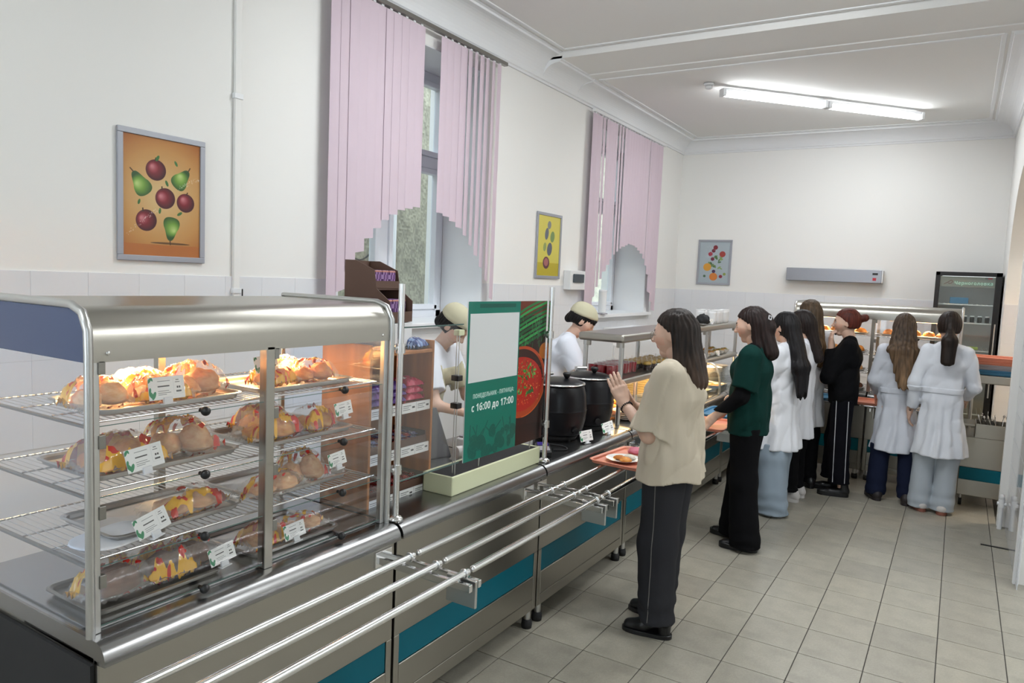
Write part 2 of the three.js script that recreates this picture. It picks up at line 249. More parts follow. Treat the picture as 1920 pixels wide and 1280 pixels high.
{
  const y1 = CEIL2 - .03;
  stripLamp('lit white strip lamp starting near the round smoke sensor', [-2.2, -7.42], [-1.37, -8.3], y1, FAR_LAMP);
  stripLamp('lit white strip lamp at the right, nearer the back wall', [-1.35, -8.32], [-.53, -9.2], y1, FAR_LAMP);
  stripLamp('strip lamp over the display case, above the frame', [-2.2, -3.35], [-1.37, -4.2], CEIL - .03, CEILING_LAMP);
  stripLamp('strip lamp over the floor beside the case, above the frame', [-1.35, -4.22], [-.5, -5.07], CEIL - .03, CEILING_LAMP);
  stripLamp('strip lamp behind the camera at the counter side', [-2.2, 1.4], [-1.35, .5], CEIL - .03, CEILING_LAMP);
  stripLamp('strip lamp of the hall side, nearest the camera', [1.0, -3.6], [2.2, -3.6], CEIL - .03, HALL_LAMP);
  stripLamp('strip lamp of the hall side, farther from the counter', [2.4, -4.5], [3.6, -4.5], CEIL - .03, HALL_LAMP);
  { const o = thing('niche_lamp', 'round warm ceiling lamp in the space behind the arch', 'lamp', [1.25, CEIL2, -7.7]); part('base', lathe([[0, 0], [.2, 0], [.2, -.03], [0, -.03]], 32), M.whitePlastic, o); part('diffuser', lathe([[.19, -.03], [.18, -.07], [.12, -.1], [0, -.11]], 32), M.warmLamp, o); const l = new THREE.RectAreaLight(new THREE.Color().setRGB(1, .82, .62), 46, .36, .36); l.position.y = -.12; l.rotation.x = -PI / 2; o.add(l); }
  const s = thing('smoke_sensor', 'small round white smoke sensor on the ceiling beside the strip lamp', 'sensor', [-2.3, CEIL2, -7.3]);
  part('base', lathe([[0, 0], [.05, 0], [.05, -.02], [.042, -.026], [0, -.026]]), M.whitePlastic, s);
  part('chamber', lathe([[0, -.026], [.034, -.026], [.036, -.05], [.02, -.06], [0, -.06]]), M.whitePlastic, s);
}
// ---------------------------------------------------------------- serving line. Local frame: +x along the line, +z towards the customers, z = 0 at the front panel
const WT = 0.84, FX = -1.74;
const atLeft = (z0) => [[FX, 0, z0], PI / 2];       // local x runs towards -z, front faces +x
function counterModule(label, pos, turn, L, opt = {}) {
  const o = thing('serving_counter', label, 'counter', pos, turn, 'stainless serving counters of the line');
  const g = .005, D = opt.depth ?? .7;
  part('carcass', bx(g, L - g, .1, .795, -D, -.02), M.steel, o);
  part('upper_panel', boxUV(rbx(g, L - g, .392, .795, -.02, 0, .004), 1.4), M.steel, o);
  part('side_stile', [rbx(g, .035, .09, .392, -.02, 0, .003)], M.steel, o);
  part('side_stile', [rbx(L - .035, L - g, .09, .392, -.02, 0, .003)], M.steel, o);
  part('teal_strip', rbx(.038, L - .038, .272, .39, -.02, -.004, .001), M.teal, o);
  part('lower_panel', boxUV([rbx(.036, L - .036, .15, .27, -.02, .001, .004), rbx(.036, L - .036, .09, .148, -.02, .0005, .003)].reduce((a, b) => mergeGeometries([clean(a), clean(b)])), 1.4), M.steel, o);
  // worktop with a large rounded front edge
  const R = .045, p = [[-D - .01, WT]]; for (let i = 0; i <= 8; i++) { const a = i / 8 * PI / 2; p.push([-.015 + R * Math.sin(a), WT - R + R * Math.cos(a)]); }
  p.push([.03, .785], [.002, .782], [-D - .01, .79]); part('worktop', boxUV(toCreasedNormals(clean(sweepX(p, g, L - g)), .5), 1.2), M.worktop, o);
  if (!opt.noLegs) for (const x of [.05, L - .05]) for (const z of [-.02, -D + .05]) { const l = part('leg', rod([x, .045, z], [x, .11, z], .019, 14), M.satin, o); part('foot', lathe([[0, 0], [.026, 0], [.028, .02], [.024, .046], [0, .046]], 18), M.rubber, l).position.set(x, 0, z); }
  return o;
}
function trayRail(o, x0, L, brackets, y = .765) { // rails bolted to the counter o, from local x0
  for (const z of [.13, .25, .37]) part('rail_tube', tf(new THREE.CapsuleGeometry(.0125, L - .03, 4, 14), [x0 + L / 2, y, z], [0, 0, PI / 2]), M.chrome, o);
  for (const xb of brackets) { const x = x0 + xb;
    const b = part('bracket', [rbx(x - .035, x - .018, y - .045, y - .018, 0, .42, .003), rbx(x + .018, x + .035, y - .045, y - .018, 0, .42, .003), rbx(x - .045, x + .045, y - .06, y + .0, -.004, .012, .003)], M.chrome, o);
    part('end_plate', rbx(x - .006, x + .006, y - .11, y - .012, .3, .425, .004), M.satin, b);
    for (const z of [.13, .25, .37]) part('collar', tf(new THREE.TorusGeometry(.0145, .004, 8, 18), [x, y, z], [0, PI / 2, 0]), M.chrome, b);
  }
  return o;
}
const LM = 1.12, Z0 = -.95;
const MZ = [0, 1, 2, 3, 4].map(i => Z0 - i * 1.125);
const COUNTERS = ['stainless counter with teal strip carrying the glass display case of pastries', 'stainless counter with teal strip under the green opening hours board', 'stainless counter with teal strip under the black soup kettles', 'stainless counter under the nearer half of the drinks shelf', 'stainless counter under the farther half of the drinks shelf'].map((l, i) => counterModule(l, ...atLeft(MZ[i]), LM));
counterModule('farthest stainless counter of the left line, before the corner', [FX, 0, -6.575], PI / 2, 1.03);
trayRail(COUNTERS[0], 0, 1.08, [1.045]); trayRail(COUNTERS[1], -.04, 1.07, [1.02]); trayRail(COUNTERS[2], -.095, 1.15, [.08, 1.1]); trayRail(COUNTERS[3], -.05, 1.1, [.1, 1.02]); trayRail(COUNTERS[4], -.05, .85, [.1, .78]);
part('end_panel', bx(-.006, .004, .06, .78, -.7, -.015), M.rubber, COUNTERS[0], 'black end panel');

// ---------------------------------------------------------------- glass display case. z = 0 at its door plane
function displayCase(label, pos, turn, L, shelvesY, opt = {}) {
  const o = thing('display_case', label, 'display case', pos, turn, 'heated display cases');
  const D = .58, yb = WT, yh = 1.53, yt = 1.665, e = .012;
  // hood: thin curved sheet
  const out = [], inn = []; const R = .085;
  out.push([.004, yh]); for (let i = 0; i <= 10; i++) { const a = i / 10 * PI / 2; out.push([.004 - R + R * Math.cos(a), yt - R + R * Math.sin(a)]); } out.push([-D, yt]);
  for (const [z, y] of out) inn.push([z - .004 * (y < yt - .01 ? 1 : 0) - .0, y - (z < -.02 ? .006 : .0)]);
  part('hood', boxUV(toCreasedNormals(clean(sweepX([...out, ...inn.reverse()], e, L - e)), .6), 1.3), M.steel, o);
  part('hood_ceiling', bx(e, L - e, 1.548, 1.552, -D + .01, -.015), M.satin, o);
  for (const x of [e + .04, L - e - .04]) part('screw', tf(new THREE.SphereGeometry(.006, 10, 6), [x, 1.552, .005], [0, 0, 0], [1, 1, .6]), M.chrome, o);
  // end frames, end caps, side panes
  for (const [x, s] of [[.004, 1], [L - .004, -1]]) {
    part('end_frame', bent([[x, yb, .006], [x, yt + .005, .006], [x, yt + .005, -D]], .011, .085, 10), M.satin, o);
    const cap = new THREE.Shape(); cap.moveTo(-.012, yh); cap.lineTo(-.012, yt - .07); cap.quadraticCurveTo(-.012, yt - .006, -.075, yt - .006); cap.lineTo(-D, yt - .006); cap.lineTo(-D, yh); cap.closePath();
    const cg = new THREE.ExtrudeGeometry(cap, { depth: .004, bevelEnabled: false }); cg.rotateY(-PI / 2); cg.translate(x + .002, 0, 0); // shape x -> local z
    part('end_cap', cg, M.endCap, o);
    part('side_pane', bx(x - .0025, x + .0025, yb + .006, yh, -D, -.005), M.blueGlass, o);
    part('front_post', rbx(x + s * .008, x + s * .03, yb, yh + .01, -.022, 0, .003), M.satin, o);
    part('back_post', rbx(x, x + s * .02, yb, yt, -D, -D + .02, .003), M.satin, o);
  }
  const nb = opt.bays ?? 2, bay = (L - .06) / nb;
  for (let b = 1; b < nb; b++) { const x = .03 + b * bay; part('mid_post', rbx(x - .016, x + .016, yb, yh + .01, -.03, .004, .003), M.steel, o); part('mid_back_post', rbx(x - .014, x + .014, yb, yh + .02, -D, -D + .03, .003), M.steel, o); }
  part('deck', rbx(.02, L - .02, yb, yb + .006, -D + .01, -.02, .002), M.worktop, o);
  // wire shelves
  for (const y of shelvesY) {
    const f = [rod([.02, y, -.05], [L - .02, y, -.05], .0035, 6), rod([.02, y, -.2], [L - .02, y, -.2], .0025, 6), rod([.02, y, -.36], [L - .02, y, -.36], .0025, 6), rod([.02, y, -D + .04], [L - .02, y, -D + .04], .0035, 6)];
    const sh = part('wire_shelf', f, M.chrome, o); const w = []; const n = Math.round((L - .06) / .0215);
    for (let i = 0; i <= n; i++) { const x = .03 + (L - .06) * i / n; w.push(rod([x, y + .003, -.05], [x, y + .003, -D + .04], .0015, 5)); }
    part('wires', w, M.chrome, sh).userData.kind = 'stuff';
    part('shelf_support', [rbx(.014, .026, y - .01, y - .003, -D + .02, -.03, .002), rbx(L - .026, L - .014, y - .01, y - .003, -D + .02, -.03, .002)], M.darkSteel, sh);
  }
  // hinged doors of clear acrylic, each with its knob
  const rows = [yb + .012, ...[...shelvesY].reverse().map(y => y - .008), yh + .02];
  for (let b = 0; b < nb; b++) for (let r = 0; r < rows.length - 1; r++) {
    const xa = .035 + b * bay + (b ? .016 : 0), xb = .03 + (b + 1) * bay - (b < nb - 1 ? .02 : .008), ya = rows[r] + .006, yc = rows[r + 1] - .016, xm = (xa + xb) / 2 + .03;
    const d = part('door', bx(xa, xb, ya, yc, -.006, -.002), M.acrylic, o); part('door_edge', [bx(xa, xb, ya - .0015, ya, -.006, -.002)], M.glassEdge, d);
    part('knob', [tf(new THREE.SphereGeometry(.0135, 16, 12), [xm, ya + .004, .022]), rod([xm, ya + .004, -.002], [xm, ya + .004, .016], .006, 10)], M.black, d);
    part('hinge', rbx(xa - .006, xa + .012, yc - .035, yc, -.012, .004, .002), M.darkSteel, d);
  }
  // warm heating lamps under the hood
  for (let b = 0; b < nb; b++) {
    const xm = .03 + (b + .5) * bay, w = bay * .55;
    const t = part('heat_lamp', tf(new THREE.CapsuleGeometry(.01, w, 4, 10), [xm, 1.528, -.3], [0, 0, PI / 2]), M.warmGlow, o);
    part('lamp_holder', [rbx(xm - w / 2 - .04, xm - w / 2 - .01, 1.515, 1.55, -.315, -.285, .003)], M.whitePlastic, t); part('lamp_holder', [rbx(xm + w / 2 + .01, xm + w / 2 + .04, 1.515, 1.55, -.315, -.285, .003)], M.whitePlastic, t);
    const l = new THREE.RectAreaLight(new THREE.Color().setRGB(1, .66, .3), opt.glow ?? 60, w, .05); l.position.set(xm, 1.51, -.3); l.rotation.x = -PI / 2; o.add(l);
  }
  return o;
}
M.endCap = std({ color: lin(.075, .1, .19), metalness: .3, roughness: .14 });
const SH = [1.372, 1.192, 1.014];
displayCase('glass display case of bagged pastries, nearest the camera', [FX - .045, 0, Z0 - .005], PI / 2, 1.11, SH);

// rear line along the back wall
const RZ = -7.62;
const REAR = [counterModule('stainless counter of the rear line under the left half of the rear display case', [-1.42, 0, RZ], 0, .73),
counterModule('stainless counter of the rear line behind the two women in white coats', [-.685, 0, RZ], 0, .73)];
counterModule('corner counter of the rear line, behind the woman with brown hair', [-2.2, 0, RZ], 0, .775);
trayRail(REAR[0], 0, .73, [.1]); trayRail(REAR[1], 0, .73, [.1, .65]);
displayCase('glass display case of the rear line, behind the red-haired woman', [-1.4, 0, RZ - .045], 0, 1.43, SH, { glow: 60 });

// chrome poles at both ends of the cash desk
function pole(label, z) {
  const o = thing('glass_holder_pole', label, 'pole', [-1.765, WT, z], 0, 'chrome poles of the cash desk screen');
  part('tube', [rod([0, .01, 0], [0, .9, 0], .0125, 18)], M.chrome, o); part('flange', lathe([[0, 0], [.03, 0], [.028, .012], [.016, .022], [0, .022]], 24), M.chrome, o);
  for (const y of [.2, .66]) { const c = part('clamp', [rod([0, y - .018, 0], [0, y + .018, 0], .019, 18), rbx(-.03, -.008, y - .013, y + .013, -.03, .01, .003)], M.chrome, o); part('set_screw', rod([0, y, .015], [0, y, .03], .007, 10), M.satin, c); }
}
pole('chrome pole between the pastry case and the cash desk', -2.095); pole('chrome pole beside the soup kettles', -3.26);
// ---------------------------------------------------------------- small builders for goods
// profile [[inset, y], ...] lofted round a rounded rectangle w x d with corner radius r, closed by a floor at the last ring
function ringLoft(prof, w, d, r, seg = 5, capEnd = true) {
  const pos = [], idx = [], uv = []; let n = 0; const rings = prof.length;
  prof.forEach(([o, y]) => { const a = w / 2 - o, b = d / 2 - o, q = Math.max(r - o, .0015); n = 0; for (const [sx, sz, a0] of [[1, 1, 0], [-1, 1, PI / 2], [-1, -1, PI], [1, -1, PI * 1.5]]) for (let i = 0; i <= seg; i++) { const t = a0 + i / seg * PI / 2; pos.push(sx * (a - q) + q * Math.cos(t), y, sz * (b - q) + q * Math.sin(t)); uv.push(pos[pos.length - 3] * 4, pos[pos.length - 1] * 4); n++; } });
  for (let k = 0; k < rings - 1; k++) for (let i = 0; i < n; i++) { const a = k * n + i, b = k * n + (i + 1) % n, c = a + n, e = b + n; idx.push(a, c, b, b, c, e); }
  if (capEnd) { const y = prof[rings - 1][1], c = pos.length / 3; pos.push(0, y, 0); uv.push(0, 0); for (let i = 0; i < n; i++) { const a = (rings - 1) * n + i, b = (rings - 1) * n + (i + 1) % n; idx.push(a, c, b); } }
  const g = new THREE.BufferGeometry(); g.setAttribute('position', new THREE.Float32BufferAttribute(pos, 3)); g.setAttribute('uv', new THREE.Float32BufferAttribute(uv, 2)); g.setIndex(idx); return toCreasedNormals(g, .7);
}
const trayGeo = (w, d, h, r = .03) => ringLoft([[.008, 0], [.002, .004], [0, h - .003], [-.006, h], [-.012, h - .001], [-.012, h + .0015], [-.004, h + .003], [.004, h - .002], [.006, .006], [.012, .003]], w, d, r);
function lump(L, W, H, seed, rough = .15, detail = 18) { // baked lump resting on y = 0
  const g = new THREE.SphereGeometry(1, detail * 2, detail), p = g.attributes.position, r = rng(seed), o = r() * 50; for (let i = 0; i < p.count; i++) { let x = p.getX(i), y = p.getY(i), z = p.getZ(i); const n = 1 + rough * noise3(x * 1.8 + o, y * 1.8, z * 1.8) + rough * .4 * noise3(x * 5 + o, y * 5, z * 5); x *= n; z *= n; y = y < 0 ? y * .45 : y * n; p.setXYZ(i, x * L / 2, (y + .45) / 1.45 * H, z * W / 2); } g.computeVertexNormals(); return g; }
function pillow(L, W, H, seed) { // film bag with crimped ends, along x, resting on y = 0
  const gs = [], r = rng(seed), o = r() * 90; for (const top of [1, -1]) { const g = new THREE.PlaneGeometry(2, 2, 44, 28); g.rotateX(-PI / 2 * 1); const p = g.attributes.position; for (let i = 0; i < p.count; i++) { const u = p.getX(i), v = p.getZ(i), e = clamp((Math.abs(u) - .8) / .2, 0, 1), f = Math.pow(Math.max(0, 1 - Math.pow(Math.abs(u) / .86, 3.2)), .5) * Math.pow(Math.max(0, 1 - Math.pow(Math.abs(v), 3)), .55); let y = top > 0 ? H * .72 * f : -H * .28 * f; const cr = .8 * noise3(u * 4 + o, v * 4, top * 2) + 1.2 * (.35 - Math.abs(noise3(u * 5 + o, v * 6 + 4, top))) + .8 * (.3 - Math.abs(noise3(u * 11 - v * 5, v * 9 + o, 1))); y += cr * .12 * H * (f > 0 ? 1 : .3) + e * .012 * Math.sin(v * 30 + o) + .02 * e * noise3(v * 2 + o, u, 0); const wv = 1 - .1 * e + .06 * noise3(u * 2 + o, 7, v); p.setXYZ(i, u * L / 2 * (1 + .05 * noise3(v * 2, o, 0)), y + H * .28, v * W / 2 * wv); } if (top < 0) { const ix = g.index; for (let i = 0; i < ix.count; i += 3) { const t = ix.getX(i); ix.setX(i, ix.getX(i + 1)); ix.setX(i + 1, t); } } g.computeVertexNormals(); gs.push(g); }
  return mergeGeometries(gs); }
// film prints: a yellow band with red spots at one edge, the rest clear
function filmPair(seed, bands, base) { const r = rng(seed), W = 256, H = 256, blobs = []; for (let i = 0; i < 46; i++) blobs.push([r(), r(), .03 + r() * .06, .4 + r() * .8, r() * 3]);
  const sel = (u, v) => { let y = 0; for (const [a, b] of bands) { const wob = .06 * Math.sin(u * 14 + seed) + .05 * Math.sin(u * 31); if (v > a + wob && v < b + wob) y = 1; } let red = 0; for (const [x, q, s, k, t] of blobs) { const dx = u - x, dy = v - q, c = Math.cos(t), sn = Math.sin(t), ax = dx * c + dy * sn, ay = -dx * sn + dy * c; if (ax * ax / (s * s) + ay * ay / (s * s * k * k) < 1 && (y || (x * 7 % 1) > .86)) red = 1; } return red ? 2 : y; };
  const map = dataTex(W, H, (u, v) => { const s = sel(u, v); return s === 2 ? [.82, .13, .08] : s === 1 ? [.97, .74, .2] : [.97, .95, .92]; }, true), al = dataTex(W, H, (u, v) => { const s = sel(u, v) ? .93 : base; return [s, s, s]; });
  return phy({ map, alphaMap: al, transparent: true, roughness: .1, clearcoat: 1, clearcoatRoughness: .06, side: THREE.DoubleSide }); }
const FILM = [filmPair(3, [[.66, .92]], .19), filmPair(7, [[.08, .28]], .17), filmPair(11, [[.4, .6]], .17), filmPair(17, [[0.76, 1.1], [-.1, .08]], .19)];
const bakedTex = (a, b, seed) => { const n = tileNoise(seed, 12), m = tileNoise(seed + 1, 50); return dataTex(128, 128, (u, v) => { const t = clamp(n(u, v) * .8 + m(u, v) * .4 - .1, 0, 1); return a.map((c, i) => mix(c, b[i], t)); }, true); };
const BAKED = [std({ map: bakedTex([.98, .88, .7], [.9, .68, .42], 31), roughness: .6 }), std({ map: bakedTex([.93, .68, .34], [.76, .42, .14], 33), roughness: .55 }), std({ map: bakedTex([.5, .31, .21], [.36, .2, .13], 35), roughness: .75 }), std({ map: bakedTex([.96, .77, .54], [.85, .56, .33], 37), roughness: .6 }), std({ map: bakedTex([.97, .74, .28], [.88, .52, .12], 39), roughness: .5 })];
function bagged(label, pos, turn, [L, W, H], film, bake, seed, group, tilt = 0) {
  const o = thing('bagged_pastry', label, 'pastry', pos, turn, group);
  const two = bake !== 2 && L > .15; if (two) for (const q of [-1, 1]) part('pastry', tf(lump(L * .4, W * .72, H * (.66 + .08 * q), seed + q, .22, 14), [q * L * .185, .006, q * W * .04], [0, q * .3, 0]), BAKED[bake], o); else part('pastry', tf(lump(L * .74, W * .78, H * .76, seed), [0, .004, 0]), BAKED[bake], o); part('film_bag', pillow(L, W, H, seed + 5), FILM[film], o); if (tilt) o.rotation.z = tilt; return o;
}
// price card with a green leaf border; the small print is too small to read
const cardTex = canvasTex(256, 160, (c, w, h) => { c.fillStyle = '#f4f4f1'; c.fillRect(0, 0, w, h); c.fillStyle = '#2f8a5c'; for (const [x, y, s, a] of [[14, 120, 34, -.5], [34, 128, 30, .4], [8, 92, 22, .2], [10, 18, 24, .6], [26, 10, 16, -.3]]) { c.save(); c.translate(x, y); c.rotate(a); c.beginPath(); c.ellipse(0, 0, s * .38, s, 0, 0, 7); c.fill(); c.restore(); } c.fillStyle = '#8b8b8b'; c.fillRect(64, 28, 90, 4); c.fillRect(64, 98, 78, 4); c.fillRect(64, 112, 92, 4); c.fillRect(64, 124, 60, 4); c.fillStyle = '#4a4a4a'; c.fillRect(64, 62, 84, 9); c.fillRect(196, 26, 22, 5); c.fillRect(190, 42, 34, 4); c.fillStyle = '#333'; c.fillRect(200, 74, 26, 14); c.fillStyle = '#f4f4f1'; c.fillRect(211, 74, 4, 14); c.fillStyle = '#555'; c.fillRect(194, 104, 38, 12); c.strokeStyle = '#c9c9c9'; c.strokeRect(178, 18, 62, 110); });
const CARD = std({ map: cardTex, roughness: .4 });
function priceCard(label, pos, turn, w = .088, tilt = -.15, roll = 0) { const o = thing('price_card', label, 'price card', pos, turn, 'white price cards'), h = w * .625; const b = part('card', rbx(-w / 2, w / 2, 0, h, -.0012, 0, .0005), M.white, o); const f = part('print', tf(new THREE.PlaneGeometry(w * .99, h * .985), [0, h / 2, .0006]), CARD, b); part('clip', [rbx(-.012, .012, -.012, .006, -.006, .006, .002), rbx(-.018, .018, -.014, -.01, -.012, .012, .002)], M.whitePlastic, o); o.rotation.order = 'YXZ'; o.rotation.x = tilt; o.rotation.z = roll; return o; }
const inCase = (lx, y, lz) => [FX - .045 + lz, y, Z0 - .005 - lx];
function bakingTray(label, pos, turn, w, d, mat = M.tray) { const o = single('baking_tray', trayGeo(w, d, .018, .025), mat, label, 'tray', 'metal trays in the display cases'); o.position.set(...pos); o.rotation.y = turn; return o; }
{
  const T = PI / 2, y1 = SH[0] + .006, y2 = SH[1] + .006, y3 = SH[2] + .006, y4 = WT + .008, g = 'bagged pastries in the near display case';
  bakingTray('metal tray under the glowing pastries, top left shelf of the near case', inCase(.29, y1, -.2), T, .42, .27);
  bakingTray('metal tray under pastries, top right shelf of the near case', inCase(.78, y1, -.2), T, .4, .27);
  bakingTray('metal tray on the second left shelf of the near case', inCase(.3, y2, -.25), T, .44, .3);
  bakingTray('metal tray on the second right shelf of the near case', inCase(.8, y2, -.22), T, .4, .28);
  bakingTray('metal tray on the third left shelf of the near case', inCase(.33, y3, -.24), T, .4, .28);
  bakingTray('metal tray on the third right shelf of the near case', inCase(.8, y3, -.24), T, .4, .28);
  bakingTray('dark tray holding the brown loaves at the bottom of the near case', inCase(.25, y4, -.19), T, .38, .25, M.darkSteel);
  bakingTray('metal tray at the bottom right of the near case', inCase(.74, y4, -.2), T, .36, .27);
  const B = (l, x, y, z, dim, film, bake, seed, ang = 0) => bagged(l, inCase(x, y + .006, z), T + ang, dim, film, bake, seed, g);
  B('pale pastry bag at the left end of the top shelf, brightly lit', .12, y1, -.16, [.17, .13, .085], 0, 0, 1, .2);
  B('pastry bag with yellow print behind the top left price card', .27, y1, -.13, [.17, .12, .08], 3, 0, 2, -.15);
  B('large bag with red and yellow print, right end of the top left shelf', .41, y1, -.17, [.19, .15, .1], 0, 3, 3, .35);
  B('pastry bag lying at the back of the top left shelf', .3, y1, -.27, [.18, .12, .08], 1, 0, 4, .1);
  B('pastry bag at the left end of the second shelf behind its card', .17, y2, -.17, [.24, .17, .1], 3, 1, 5, .1);
  B('big clear bag of pale buns, right on the second left shelf', .38, y2, -.19, [.22, .17, .11], 0, 3, 6, -.25);
  B('pastry bag with pale buns on the third left shelf', .39, y3, -.18, [.25, .15, .075], 1, 3, 7, .1);
  B('dark loaf in a printed bag, left on the bottom shelf', .16, y4, -.16, [.21, .14, .1], 0, 2, 8, .15);
  B('dark loaf in a clear bag, middle of the bottom left shelf', .3, y4, -.15, [.17, .13, .1], 3, 2, 9, -.1);
  B('dark loaf in a printed bag beside the bottom left price card', .4, y4, -.17, [.16, .13, .095], 0, 2, 10, .1);
  B('golden pastry bag left on the top right shelf', .7, y1, -.16, [.16, .12, .07], 3, 1, 11, .3);
  B('golden pastry bag right on the top right shelf', .86, y1, -.15, [.19, .13, .08], 2, 1, 12, -.1);
  B('bright pastry bag at the back of the top right shelf', .83, y1, -.27, [.18, .12, .08], 0, 0, 13, 0);
  B('long golden bun bag left on the second right shelf', .68, y2, -.15, [.24, .14, .09], 1, 4, 14, .1);
  B('golden bun bag with red print, back of the second right shelf', .75, y2, -.27, [.2, .13, .1], 3, 1, 15, -.2);
  B('golden bun bag beside the card of the second right shelf', .87, y2, -.15, [.17, .13, .09], 1, 4, 16, .2);
  B('long clear bag with a yellow label left on the third right shelf', .68, y3, -.13, [.26, .11, .07], 2, 3, 17, .05);
  B('pastry bag with red print beside the card of the third right shelf', .84, y3, -.17, [.18, .15, .11], 0, 3, 18, -.3);
  B('pink-brown pastry bag left on the bottom right shelf', .66, y4, -.14, [.19, .13, .075], 3, 3, 19, .1);
  B('pastry bag with a yellow label right on the bottom right shelf', .82, y4, -.15, [.2, .12, .06], 2, 3, 20, 0);
  const pc = (l, x, y, z, roll, w) => priceCard(l, inCase(x, y, z), T - .12, w, -.18, roll);
  pc('price card on the top left shelf of the near case', .245, y1 + .03, -.045, .02, .1);
  pc('price card on the second left shelf of the near case', .185, y2 + .028, -.045, .14, .1);
  pc('price card leaning left on the third left shelf of the near case', .21, y3 + .022, -.045, .3, .094);
  pc('price card on the bottom left shelf of the near case', .43, y4 + .04, -.045, .18, .084);
  pc('price card on the top right shelf of the near case', .68, y1 + .055, -.16, .1, .088);
  pc('price card on the second right shelf of the near case', .93, y2 + .07, -.05, .12, .076);
  pc('price card on the third right shelf of the near case', .905, y3 + .07, -.05, .14, .076);
  pc('price card on the bottom right shelf of the near case', .71, y4 + .035, -.045, .12, .082);
  const b = single('paper_liner', ringLoft([[0, 0], [.002, .004], [.01, .005], [.02, .002]], .24, .16, .07), M.white, 'white rounded board on the third left shelf of the near case', 'board'); b.position.set(...inCase(.16, y3 + .004, -.15)); b.rotation.y = T + .2;
}
